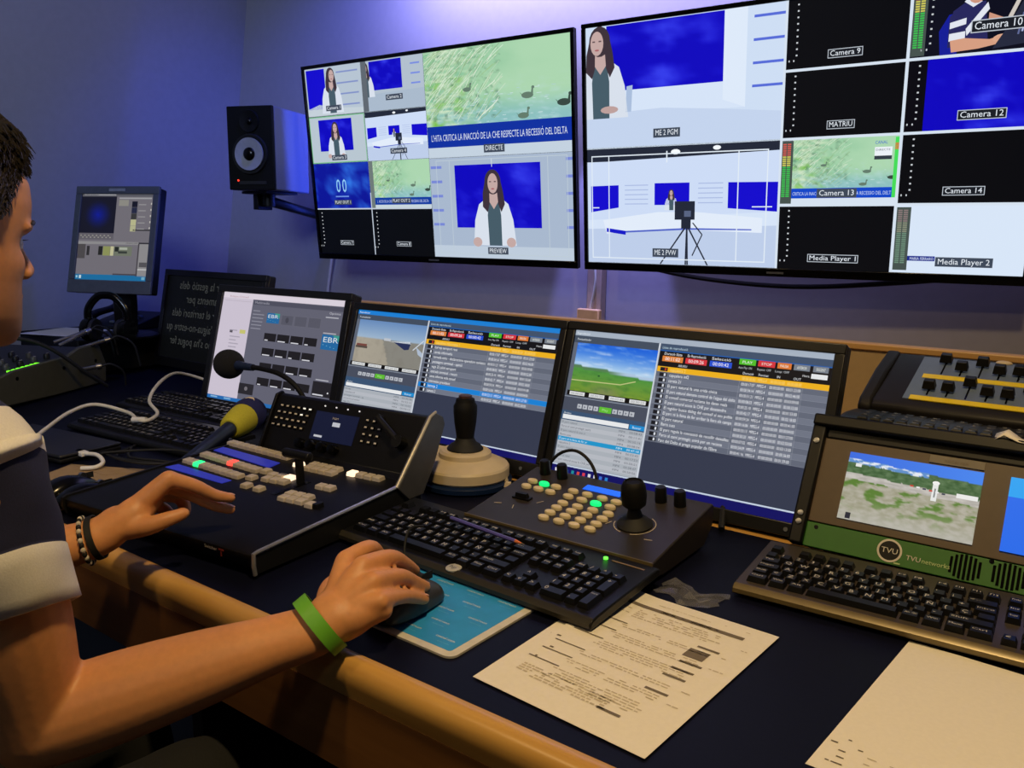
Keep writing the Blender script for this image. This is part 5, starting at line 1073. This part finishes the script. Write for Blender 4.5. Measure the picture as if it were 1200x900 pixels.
for sx in (-1, 1):
    b = MB(); b.lathe([(.01, -.015), (.034, -.012), (.038, 0), (.036, .012), (.02, .016)], (sx * .062, 0, .038), 22, 'x'); b.build('ear_cup', M_GLOSS, hs)
    b = MB(); b.lathe([(.018, -.006), (.032, -.006), (.036, 0), (.032, .006), (.018, .006)], (sx * .043, 0, .038), 20, 'x'); b.build('ear_pad', M_RUBBER, hs)
# ------------------------------------------------------------------ the operator
M_SKIN = mat('skin', (206, 142, 90), .5, var=.05, bump=.06, scale=120, sss=.12)
M_HAIR = mat('dark_brown_hair', (34, 27, 19), .55, var=.3, scale=90)
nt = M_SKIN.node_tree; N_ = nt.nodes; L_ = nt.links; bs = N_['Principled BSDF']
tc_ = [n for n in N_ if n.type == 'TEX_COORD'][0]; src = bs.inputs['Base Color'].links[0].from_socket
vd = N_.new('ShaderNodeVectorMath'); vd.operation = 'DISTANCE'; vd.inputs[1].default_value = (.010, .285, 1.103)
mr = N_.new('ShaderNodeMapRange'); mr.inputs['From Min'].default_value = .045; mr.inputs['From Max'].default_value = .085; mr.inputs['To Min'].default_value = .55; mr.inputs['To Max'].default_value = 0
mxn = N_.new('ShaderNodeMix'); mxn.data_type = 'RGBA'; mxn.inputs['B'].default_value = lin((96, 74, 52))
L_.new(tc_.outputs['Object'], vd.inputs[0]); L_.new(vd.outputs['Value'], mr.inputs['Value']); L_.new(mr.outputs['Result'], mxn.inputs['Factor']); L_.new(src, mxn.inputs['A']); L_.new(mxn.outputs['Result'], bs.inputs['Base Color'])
man = thing('person', 'man in a navy and white striped polo shirt, one hand on a mouse', 'person', (-.63, -.10, 0))
OFF = Vector((.63, .10, 0))
def V(*p): return Vector(p)
HC = V(-.607, .125, 1.205)                       # middle of the head
S_R, E_R, W_R = V(-.445, .085, .990), V(-.462, .136, .703), V(-.273, .349, .783)
S_L, E_L, W_L = V(-.815, .085, .990), V(-.80, .10, .745), V(-.654, .309, .812)
b = MB(); b.M = Matrix.Translation(OFF)
HR = Matrix.Rotation(math.radians(10), 3, 'Z') @ Matrix.Rotation(math.radians(-6), 3, 'X')
def hd(x, y, z): return HC + HR @ V(x, y + .010, z)
# head: stacked outlines (height, half width, front, back)
HS = [(-.118, .016, .080, .045), (-.112, .028, .091, .025), (-.100, .040, .095, .0), (-.084, .050, .0935, -.030), (-.066, .056, .0915, -.058), (-.045, .061, .0890, -.074), (-.024, .066, .0885, -.086), (-.004, .069, .0875, -.094), (.010, .071, .0915, -.099), (.022, .072, .0955, -.102), (.040, .074, .0965, -.105), (.062, .0745, .0930, -.106), (.084, .070, .0800, -.099), (.102, .058, .058, -.082), (.114, .038, .032, -.056), (.119, .012, .0, -.025)]
hz = []
for i in range(len(HS) - 1):
    for k in range(4): hz.append(tuple(HS[i][q] + (HS[i + 1][q] - HS[i][q]) * k / 4 for q in range(4)))
hz.append(HS[-1]); nh = 48; vs = []
for (z, w_, f_, k_) in hz:
    cy = (f_ + k_) * .5 * .3
    for q in range(nh):
        t = 2 * PI * q / nh; x = w_ * math.copysign(abs(math.cos(t)) ** .88, math.cos(t)); sn = math.sin(t)
        y = cy + (f_ - cy) * sn ** .88 if sn > 0 else cy + (cy - k_) * -abs(sn) ** .9
        if sn > 0:
            y -= .0085 * math.exp(-((abs(x) - .032) / .015) ** 2 - ((z + .001) / .011) ** 2)
            y += .0045 * math.exp(-((abs(x) - .046) / .016) ** 2 - ((z + .026) / .016) ** 2)
        vs.append(hd(x, y, z))
b._add(vs, [(i * nh + q, i * nh + (q + 1) % nh, (i + 1) * nh + (q + 1) % nh, (i + 1) * nh + q) for i in range(len(hz) - 1) for q in range(nh)] + [tuple(range(nh))[::-1], tuple(range((len(hz) - 1) * nh, len(hz) * nh))])
b.tube([hd(-.050, .070, .016), hd(-.032, .0845, .018), hd(-.012, .0905, .014), hd(.012, .0905, .014), hd(.032, .0845, .018), hd(.050, .070, .016)], .0066, 12, 4, round_ends=2)
b.tube([hd(0, .086, .010), hd(0, .094, -.010), hd(0, .1035, -.030)], [.0075, .008, .0105], 12, 3, round_ends=3)
for s in (-1, 1):
    b.sph(hd(s * .0105, .0955, -.034), (.0085, .010, .0075), 12, 8)
    b.sph(hd(s * .073, -.016, -.012), (.008, .019, .031), 14, 10, Matrix.Rotation(-.2, 3, 'X'))
    b.sph(hd(s * .077, -.022, .002), (.006, .012, .015), 12, 8)
b.sph(hd(0, .0905, -.0595), (.022, .0075, .0050), 14, 8); b.sph(hd(0, .0890, -.0680), (.019, .0080, .0060), 14, 8)
# neck, trunk
b.tube([hd(0, -.035, -.05), V(-.616, .075, 1.08), V(-.625, .055, 1.03), V(-.63, .05, .98)], [.060, .058, .066, .10], 20, 4, [.062, .058, .062, .08])
b.tube([V(-.63, .045, 1.02), V(-.63, .045, .96), V(-.63, .03, .84), V(-.63, -.02, .68), V(-.63, -.07, .56), V(-.63, -.09, .50)], [.10, .165, .165, .15, .16, .16], 24, 4, [.075, .105, .115, .11, .115, .10], up=(0, 1, 0), round_ends=3)
for S, s in ((S_R, 1), (S_L, -1)):
    b.tube([V(-.63 + s * .05, .052, 1.015), V(-.63 + s * .12, .065, .990), S + V(0, 0, -.006)], [.032, .048, .055], 16, 3, round_ends=3)
def arm(S, E, W, H, k=1.0):
    d1 = (E - S); d2 = (W - E)
    b.tube([S, S + d1 * .3, S + d1 * .6, S + d1 * .85, E], [.060 * k, .060 * k, .057 * k, .050 * k, .047 * k], 20, 4, round_ends=3)
    b.tube([E, E + d2 * .14, E + d2 * .35, E + d2 * .6, E + d2 * .82, W, W.lerp(H, .75)], [.046 * k, .0485 * k, .047 * k, .041 * k, .0335 * k, .031 * k, .031 * k], 20, 4, [.046 * k, .0475 * k, .045 * k, .038 * k, .029 * k, .025 * k, .023 * k], up=(.3, -.3, 1), round_ends=3)
arm(S_R, E_R, W_R, V(-.262, .375, .803)); arm(S_L, E_L, W_L, V(-.640, .335, .832), .95)
def finger(pts, r): b.tube(pts, r, 14, 4, round_ends=4)
# right hand, arched over the mouse
wr = V(-.264, .366, .793)
RH = {'index': [V(-.297, .414, .836), V(-.297, .452, .839), V(-.310, .480, .818), V(-.326, .505, .796)],
      'middle': [V(-.265, .410, .838), V(-.265, .454, .834), V(-.275, .489, .812), V(-.286, .519, .790)],
      'ring': [V(-.240, .403, .829), V(-.2455, .450, .817), V(-.251, .480, .798), V(-.2535, .503, .783)],
      'pinky': [V(-.220, .394, .815), V(-.230, .438, .801), V(-.237, .465, .788), V(-.239, .486, .777)]}
for f, (a, c, d_, e) in RH.items():
    k = {'index': .98, 'middle': 1.02, 'ring': .97, 'pinky': .86}[f]
    b.tube([wr.lerp(a, .02) + V(0, 0, -.002), wr.lerp(a, .5), a + V(0, 0, -.001)], [.017, .0165 * k, .0130 * k], 14, 3, round_ends=3)
    b.tube([wr.lerp(a, .15) + V(.0, .006, -.012), wr.lerp(a, .55) + V(0, .004, -.012), a + V(0, .004, -.013)], [.013, .014, .011], 14, 3, round_ends=3)
    finger([a, c, d_, e], [.0122 * k, .0104 * k, .0094 * k, .0080 * k])
b.tube([wr + V(.010, .004, -.008), V(-.240, .378, .796), V(-.224, .394, .805)], [.019, .019, .013], 16, 3, round_ends=3)
finger([V(-.284, .378, .794), V(-.316, .408, .797), V(-.332, .440, .792), V(-.334, .470, .784)], [.019, .0140, .0112, .0088])
# left hand, thumb and forefinger nearly touching above the switcher
wl_ = V(-.650, .318, .815)
LH = {'index': [V(-.611, .385, .881), V(-.598, .415, .866), V(-.5925, .440, .848), V(-.589, .464, .838)],
      'middle': [V(-.635, .392, .868), V(-.618, .425, .846), V(-.608, .449, .828), V(-.600, .470, .817)],
      'ring': [V(-.655, .388, .850), V(-.646, .420, .838), V(-.632, .418, .820), V(-.634, .398, .818)],
      'pinky': [V(-.668, .378, .832), V(-.662, .406, .822), V(-.648, .405, .808), V(-.648, .386, .807)]}
for f, (a, c, d_, e) in LH.items():
    k = {'index': .98, 'middle': 1.02, 'ring': .97, 'pinky': .84}[f]
    b.tube([wl_.lerp(a, .12), wl_.lerp(a, .55), a], [.016, .0155 * k, .0125 * k], 14, 3, round_ends=3)
    finger([a, c, d_, e], [.0115 * k, .0100 * k, .0090 * k, .0076 * k])
b.tube([wl_ + V(.01, .0, .004), V(-.632, .345, .838), V(-.634, .37, .85)], [.020, .022, .016], 16, 3, round_ends=3)
finger([V(-.636, .326, .822), V(-.606, .346, .826), V(-.590, .365, .833), V(-.582, .386, .838)], [.018, .0135, .0108, .0085])
body = b.build('body', M_SKIN, man, smooth=180)
rm = body.modifiers.new('join', 'REMESH'); rm.mode = 'VOXEL'; rm.voxel_size = .0028; rm.use_smooth_shade = True
sm = body.modifiers.new('soften', 'SMOOTH'); sm.factor = .5; sm.iterations = 8
# eyes, brows, nails
for s in (-1, 1):
    e = MB(); e.M = Matrix.Translation(OFF); e.sph(hd(s * .031, .0675, -.002), .0118, 16, 10); e.mat(1); e.sph(hd(s * .031, .0765, -.002), (.005, .004, .005), 12, 8); e.build('eye', [mat('eye_white', (205, 196, 190), .25), mat('brown_iris', (50, 34, 24), .2)], man)
    e = MB(); e.M = Matrix.Translation(OFF); e.tube([hd(s * .014, .0965, .018), hd(s * .032, .0910, .023), hd(s * .050, .0775, .020)], [.0026, .0030, .0012], 8, 4, round_ends=1); e.build('eyebrow', M_HAIR, man)
    e = MB(); e.M = Matrix.Translation(OFF)
    for k in range(9): t_ = k / 8; e.tube([hd(s * (.020 + .022 * t_), .079 - .004 * t_, .002), hd(s * (.019 + .024 * t_), .0835 - .004 * t_, .003)], [.0006, .0002], 4)
    e.build('eyelashes', M_HAIR, man)
M_NAIL = mat('fingernail', (222, 166, 140), .3)
for hand, lst in ((RH, ('middle', 'ring', 'pinky', 'index')), (LH, ('index', 'middle'))):
    for f in lst:
        c, e = hand[f][2], hand[f][3]; d_ = (e - c).normalized(); up = (V(0, 0, 1) - d_ * d_.z).normalized(); sd = d_.cross(up)
        R3 = Matrix((sd, d_, up)).transposed()
        n = MB(); n.M = Matrix.Translation(OFF); n.sph(e - d_ * .001 + up * .0058, (.0046, .0060, .0014), 12, 6, R3); n.build('fingernail', M_NAIL, man)
# hair: cap plus many short locks
h = MB(); h.M = Matrix.Translation(OFF); rr = random.Random(31)
def scalp(th, ph): return V(math.sin(ph) * math.cos(th) * .0830, math.sin(ph) * math.sin(th) * .1075 - .0055, math.cos(ph) * .103 + .020)
def hairline(th):
    f = math.sin(th); return math.radians(112) if f < -.1 else math.radians(58 + 50 * (1 - ss(-.1, .8, f)))
vs = []; n, m = 40, 14
for j in range(m + 1):
    for i in range(n):
        th = 2 * PI * i / n; ph = hairline(th) * j / m; p = scalp(th, ph); fr = max(0, math.sin(th)); o = V(p.x, p.y, p.z).normalized() * ((.004 + .010 * ss(.9, .35, ph) * (1 - .2 * fr)) if j < m else -.002)
        q = p + o; vs.append(hd(*q))
h._add(vs, [(j * n + i, j * n + (i + 1) % n, (j + 1) * n + (i + 1) % n, (j + 1) * n + i) for j in range(m) for i in range(n)])
for k in range(9000):
    th = rr.uniform(0, 2 * PI); ph = hairline(th) * math.sqrt(rr.uniform(0.01, 1)) * .995
    p = scalp(th, ph); nrm = V(p.x / .0830 ** 2, p.y / .1075 ** 2, (p.z - .02) / .103 ** 2).normalized()
    top = ss(1.10, .60, ph); front = max(0, math.sin(th)) * top
    comb = V(rr.uniform(-.6, .6), .6 * top - .3, -.8 * (1 - top)) + V(rr.uniform(-.4, .4), rr.uniform(-.4, .4), rr.uniform(-.3, .3))
    t_ = (comb - nrm * comb.dot(nrm)); t_ = t_.normalized() if t_.length > .01 else V(0, 1, 0)
    L = rr.uniform(.007, .011) * (1 + 1.6 * top); lift = rr.uniform(.15, .5) * (1 + .6 * front)
    a = p + nrm * (.002 + .009 * top); r0 = .0010 + .0009 * top
    h.tube([hd(*(a - nrm * .002)), hd(*(a + t_ * L * .5 + nrm * L * lift * .9)), hd(*(a + t_ * L + nrm * L * lift * .75))], [r0, r0 * .8, r0 * .2], 3, caps=False)
h.build('hair', M_HAIR, man, smooth=60)

# polo shirt: trunk and the two striped sleeves
M_NAVY = mat('navy_jersey', (27, 30, 62), .9, var=.1, bump=.12, scale=500); M_WHT = mat('white_jersey', (214, 210, 200), .9, var=.05, bump=.12, scale=500)
s_ = MB(); s_.M = Matrix.Translation(OFF)
rings = [(1.055, .075, .072, .052), (1.035, .105, .085, .05), (1.005, .185, .105, .045), (.96, .192, .118, .042), (.90, .185, .124, .035), (.84, .180, .126, .028), (.78, .172, .126, .01), (.72, .168, .124, -.01), (.66, .168, .122, -.03), (.60, .172, .124, -.055), (.54, .180, .126, -.08), (.49, .184, .124, -.09)]
nn = 40; vs = []
fine = []
for i in range(len(rings) - 1):
    for k in range(3): fine.append(tuple(rings[i][q] + (rings[i + 1][q] - rings[i][q]) * k / 3 for q in range(4)))
fine.append(rings[-1])
for (z, a, c, y) in fine:
    for k in range(nn):
        t_ = 2 * PI * k / nn; w_ = 1 + .012 * math.sin(5 * t_ + z * 40)
        vs.append((-.63 + a * w_ * math.cos(t_), y + c * w_ * math.sin(t_), z))
stripe = lambda z: 1 if (z % .13) < .055 else 0
for i in range(len(fine) - 1):
    s_.mat(stripe(fine[i][0]))
    bb0 = len(s_.v); s_._add(vs[i * nn:(i + 2) * nn], [(k, (k + 1) % nn, nn + (k + 1) % nn, nn + k) for k in range(nn)])
o = s_.build('shirt_trunk', [M_NAVY, M_WHT], man, smooth=180, recalc=False); o.modifiers.new('w', 'WELD').merge_threshold = .0005
sd = o.modifiers.new('thick', 'SOLIDIFY'); sd.thickness = .003; sd.offset = 0
def sleeve(S, E, s, hem, R0):
    d1 = E - S; ax = d1.normalized()
    inner = V(-.63 + s * .12, .062, 1.015)
    # ring centres, normals and radii from the shoulder seam down to the hem
    spec = [(-.20, .080), (-.10, .079), (0, .076), (.10, .074), (.18, .073), (.26, .072), (.30, .071), (.34, .0705), (hem - .205, .0700), (hem - .20, .0712), (hem, .072)]
    sm_ = MB(); sm_.M = Matrix.Translation(OFF); nn = 44; rows = []
    t_list = []
    for i in range(len(spec) - 1):
        for k in range(4): t_list.append(tuple(spec[i][q] + (spec[i + 1][q] - spec[i][q]) * k / 4 for q in range(2)))
    t_list.append(spec[-1])
    side = V(0, 1, 0); 
    for (t, r) in t_list:
        if t < 0: c = S.lerp(inner, -t * 4.0) + V(0, 0, .0); nd = (ax.lerp((S - inner).normalized(), min(1, -t * 4.2))).normalized()
        else: c = S + d1 * t; nd = ax.lerp((ax + (S - inner).normalized() * .9).normalized(), max(0, .45 - t) * 1.4).normalized()
        a = nd.cross(V(0, 1, 0)).normalized(); c2 = nd.cross(a).normalized()
        cam_ = (V(.387, -.2, 1.21) - c); cam_ = (cam_ - nd * cam_.dot(nd)).normalized(); tlt = .62 * ss(-.1, .15, t) if s > 0 else 0
        rows.append([c - nd * (tlt * r * R0 * (a * math.cos(2 * PI * k / nn) + c2 * math.sin(2 * PI * k / nn)).dot(cam_)) + (a * math.cos(2 * PI * k / nn) + c2 * math.sin(2 * PI * k / nn)) * (r * R0 * (1 + .018 * math.sin(3 * 2 * PI * k / nn + t * 17) + .010 * math.sin(7 * 2 * PI * k / nn - t * 31))) for k in range(nn)])
    def band(t): return 1 if t > hem - .20 else 0 if t > .055 else 1 if t > -.13 else 0
    for i in range(len(rows) - 1):
        sm_.mat(band((t_list[i][0] + t_list[i + 1][0]) / 2)); sm_._add(rows[i] + rows[i + 1], [(k, (k + 1) % nn, nn + (k + 1) % nn, nn + k) for k in range(nn)])
    # turned hem, an inner lip
    sm_.mat(1); c = S + d1 * hem; last = rows[-1]; q1 = [p.lerp(c, .06) + ax * .001 for p in last]; q2 = [p.lerp(c, .10) - ax * .02 for p in last]
    sm_._add(last + q1, [(k, (k + 1) % nn, nn + (k + 1) % nn, nn + k) for k in range(nn)]); sm_._add(q1 + q2, [(k, (k + 1) % nn, nn + (k + 1) % nn, nn + k) for k in range(nn)])
    o = sm_.build('sleeve', [M_NAVY, M_WHT], man, smooth=180, recalc=False); o.modifiers.new('w', 'WELD').merge_threshold = .0004
    return o
sleeve(S_R, E_R, 1, .565, .95); sleeve(S_L, E_L, -1, .565, .97)
c_ = MB(); c_.M = Matrix.Translation(OFF)
c_.tube([V(-.63 + .078 * math.cos(2 * PI * k / 20), .056 + .075 * math.sin(2 * PI * k / 20), 1.062 - .02 * max(0, math.sin(2 * PI * k / 20))) for k in range(21)], .006, 8, 0, [.018] * 21, caps=False); c_.build('collar', M_WHT, man)
# trousers and shoes
t_ = MB(); t_.M = Matrix.Translation(OFF)
t_.tube([V(-.63, -.09, .575), V(-.63, -.10, .52), V(-.63, -.09, .46)], [.165, .178, .15], 24, 3, [.118, .13, .10], up=(0, 1, 0), round_ends=3)
for s in (-1, 1):
    hx = -.63 + s * .09; kx = -.63 + s * .125
    t_.tube([V(hx, -.09, .49), V(hx + s * .01, .06, .490), V(kx, .25, .490), V(kx, .345, .485), V(kx, .375, .42), V(kx, .385, .28), V(kx, .38, .10)], [.085, .084, .072, .066, .066, .058, .056], 20, 4, round_ends=3)
o = t_.build('trousers', mat('grey_green_trousers', (20, 21, 22), .9, var=.1, bump=.3, scale=300), man, smooth=180)
rm = o.modifiers.new('join', 'REMESH'); rm.mode = 'VOXEL'; rm.voxel_size = .009; rm.use_smooth_shade = True
for s in (-1, 1):
    kx = -.63 + s * .125
    e = MB(); e.M = Matrix.Translation(OFF); e.tube([V(kx, .345, .052), V(kx, .40, .05), V(kx, .47, .042), V(kx, .55, .034)], [.040, .044, .047, .040], 18, 4, [.050, .046, .036, .028], up=(0, 0, 1), round_ends=3); e.tube([V(kx, .385, .05), V(kx, .383, .115)], .048, 16); e.build('shoe', M_SOFT, man, smooth=60)
# wristbands
def band(c, ax, ra, rb, w, th, m, name, lab, tilt=0):
    ax = ax.normalized(); a = ax.cross(V(.3, -.3, 1)).normalized(); q = ax.cross(a).normalized()
    ax2 = (ax + q * tilt).normalized(); q2 = (q - ax * tilt).normalized()
    e = MB(); e.M = Matrix.Translation(OFF); n = 40; rows = []
    for (dw, dr) in ((-w / 2, 0), (-w / 2, th), (w / 2, th), (w / 2, 0)):
        rows.append([c + ax2 * dw + a * ((ra + dr) * math.cos(2 * PI * k / n)) + q2 * ((rb + dr) * math.sin(2 * PI * k / n)) for k in range(n)])
    for i in range(4): e._add(rows[i] + rows[(i + 1) % 4], [(k, (k + 1) % n, n + (k + 1) % n, n + k) for k in range(n)])
    return e.build(name, m, man, label=lab)
d2 = W_R - E_R
hx_ = (V(-.262, .405, .836) - W_R).normalized()
band(W_R + d2 * .0 + V(.0, .004, .004), d2.normalized() * .38 + hx_ * .62, .0365, .0325, .0165, .0022, mat('green_silicone', (104, 176, 48), .45, var=.04), 'wristband', 'bright green silicone wristband on the right wrist', 0)
dl = W_L - E_L
band(W_L - dl * .02, dl, .0315, .0255, .008, .002, M_RUBBER, 'bracelet', 'black cord bracelet on the left wrist', -.1)
a = dl.normalized().cross(V(.3, -.3, 1)).normalized(); q = dl.normalized().cross(a)
e = MB(); e.M = Matrix.Translation(OFF)
for k in range(30):
    an = 2 * PI * k / 30; e.mat(k % 2); e.sph(W_L - dl * .065 + a * math.cos(an) * .0335 + q * math.sin(an) * .0275, (.0034, .0034, .0042), 8, 6)
e.build('bracelet', [mat('pale_cord', (196, 188, 172), .7), M_RUBBER], man, label='black and white braided bracelet on the left wrist')

# office chair that carries him
ch = thing('office_chair', 'dark office chair under the man at the desk', 'chair', (-.63, -.12, 0))
b = MB(); b.tube([(0, -.24, .385), (0, -.2, .385), (0, .18, .385), (0, .22, .38)], [.20, .235, .235, .20], 24, 3, [.020, .028, .028, .018]); b.build('seat', mat('charcoal_upholstery', (34, 34, 38), .9, bump=.3, scale=400), ch)
b = MB(); b.tube([(0, -.235, .56), (0, -.25, .62), (0, -.265, .86), (0, -.26, .94)], [.17, .21, .21, .16], 24, 3, [.018, .026, .026, .016], up=(0, 1, 0)); b.build('backrest', mat('charcoal_upholstery', (34, 34, 38), .9), ch)
b = MB(); b.tube([(0, -.02, .36), (0, -.27, .37), (0, -.30, .5), (0, -.285, .70)], .018, 10, 4); b.build('back_support', M_BLACK, ch)
b = MB(); b.cyl((0, 0, .07), (0, 0, .36), .026); b.build('gas_column', M_BLACK, ch)
for k in range(5):
    a = 2 * PI * k / 5 + .3; b = MB(); b.tube([(0, 0, .09), (.15 * math.cos(a), .15 * math.sin(a), .085), (.29 * math.cos(a), .29 * math.sin(a), .062)], [.026, .02, .016], 10); b.build('leg', M_BLACK, ch)
    b = MB(); p = V(.29 * math.cos(a), .29 * math.sin(a), .027); b.cyl(p + V(-.012 * math.sin(a), .012 * math.cos(a), 0), p - V(-.012 * math.sin(a), .012 * math.cos(a), 0), .027, n=18); b.cyl(p, p + V(0, 0, .04), .007, n=8); b.build('caster', M_BLACK, ch)
# ------------------------------------------------------------------ small pieces belong to the part they sit on
def under_part(o, p):
    if o.parent is p or p.parent is not o.parent: return
    o.parent = p; o.matrix_parent_inverse = Matrix.LocRotScale(p.location, p.rotation_euler, p.scale).inverted()
SUB = {'power_button': 'bezel', 'maker_plate': 'bezel', 'stand_foot': 'stand_neck', 'dust_cap': 'woofer_cone', 'tweeter_dome': 'tweeter_waveguide', 'grip_button': 'grip', 'side_button': 'cream_housing', 'round_logo': 'green_panel', 'speaker_grille': 'green_panel', 'name_strip': 'display_panel', 'round_badge': 'body', 'lock_light': 'body', 'fader_slot': 'fader_panel', 'ferrite_sleeve': 'lead', 'round_emblem': 'navy_foam', 'power_light': 'front_baffle', 'control_strip': 'front_baffle', 'small_print': 'printed_field', 'tip': 'shaft', 'lead_point': 'shaft', 'collar': 'barrel', 'joystick_knob': 'joystick_boot', 'front_lettering': 'lower_deck', 'status_label': 'case_body'}
for r_ in [o for o in COL.objects if o.parent is None]:
    ch_ = list(r_.children)
    for o in ch_:
        pn_ = SUB.get(o.name.split('.')[0])
        for q_ in ch_:
            if pn_ and q_ is not o and q_.name.split('.')[0] == pn_ and o.name.split('.')[0] != pn_: under_part(o, q_); break

# ------------------------------------------------------------------ light and camera
w = bpy.data.worlds.new('dim_room'); SC.world = w; w.use_nodes = True
w.node_tree.nodes['Background'].inputs['Color'].default_value = (.55, .55, .75, 1); w.node_tree.nodes['Background'].inputs['Strength'].default_value = .02
def lamp(name, kind, loc, target, energy, col, **k):
    l = bpy.data.lights.new(name, kind); l.energy = energy; l.color = col
    for a, v in k.items(): setattr(l, a, v)
    o = bpy.data.objects.new(name, l); COL.objects.link(o); o.location = loc
    d_ = Vector(target) - Vector(loc); o.rotation_euler = d_.to_track_quat('-Z', 'Y').to_euler(); return o
WARM = (1, .71, .33); BLUE = (.05, .10, 1.0); LAV = (.30, .30, 1.0)
lamp('ceiling_spot', 'SPOT', (.35, .15, 2.65), (-.1, .45, .75), 104, WARM, spot_size=math.radians(100), spot_blend=.9, shadow_soft_size=.07)
lamp('ceiling_spot', 'SPOT', (-1.0, -.9, 2.65), (-.5, .5, .75), 24, WARM, spot_size=math.radians(90), spot_blend=.9, shadow_soft_size=.07)
# light strips on the backs of the wall screens, and the blue wash of the back wall
lamp('lavender_tube', 'AREA', (-.85, 1.66, 2.14), (-.85, 1.9, 1.95), 13, (.50, .46, 1.0), shape='RECTANGLE', size=1.3, size_y=.04, spread=math.radians(150))
lamp('blue_strip', 'AREA', (-1.80, 1.80, 1.44), (-1.96, 1.55, 1.44), 1.5, BLUE, shape='RECTANGLE', size=.03, size_y=.6)
lamp('gap_light', 'SPOT', (-.79, 1.765, 1.95), (-.79, 1.90, 1.02), 85, LAV, spot_size=math.radians(27), spot_blend=.35, shadow_soft_size=.01)
lamp('blue_spot', 'SPOT', (-1.35, 1.45, 2.45), (-1.95, 1.75, 1.5), 34, BLUE, spot_size=math.radians(75), spot_blend=.8, shadow_soft_size=.05)
lamp('left_wall_fill', 'AREA', (-.2, -1.6, 2.6), (-2.4, 1.0, 1.7), 10, (.58, .72, 1.0), shape='SQUARE', size=1.0, spread=math.radians(80))  # added fill light without a fixture, lifts the left wall

cd = bpy.data.cameras.new('camera'); cam = bpy.data.objects.new('camera', cd); COL.objects.link(cam)
cd.sensor_fit = 'HORIZONTAL'; cd.sensor_width = 36.0; cd.lens = 36.0 * 956.38 / 1200; cd.clip_start = .02
yaw, pit, rol = .6294, -.1794, .0156
f = Vector((-math.sin(yaw) * math.cos(pit), math.cos(yaw) * math.cos(pit), math.sin(pit))); r = Vector((math.cos(yaw), math.sin(yaw), 0)); u = r.cross(f)
r2 = r * math.cos(rol) + u * math.sin(rol); u2 = u * math.cos(rol) - r * math.sin(rol)
cam.matrix_world = Matrix(((r2.x, u2.x, -f.x, .3869), (r2.y, u2.y, -f.y, -.2009), (r2.z, u2.z, -f.z, 1.2108), (0, 0, 0, 1)))
SC.camera = cam
vs_ = SC.view_settings; vs_.view_transform = 'Standard'; vs_.look = 'None'; vs_.gamma = 1; vs_.use_curve_mapping = False; vs_.exposure = 0
SC.cycles.use_denoising = True
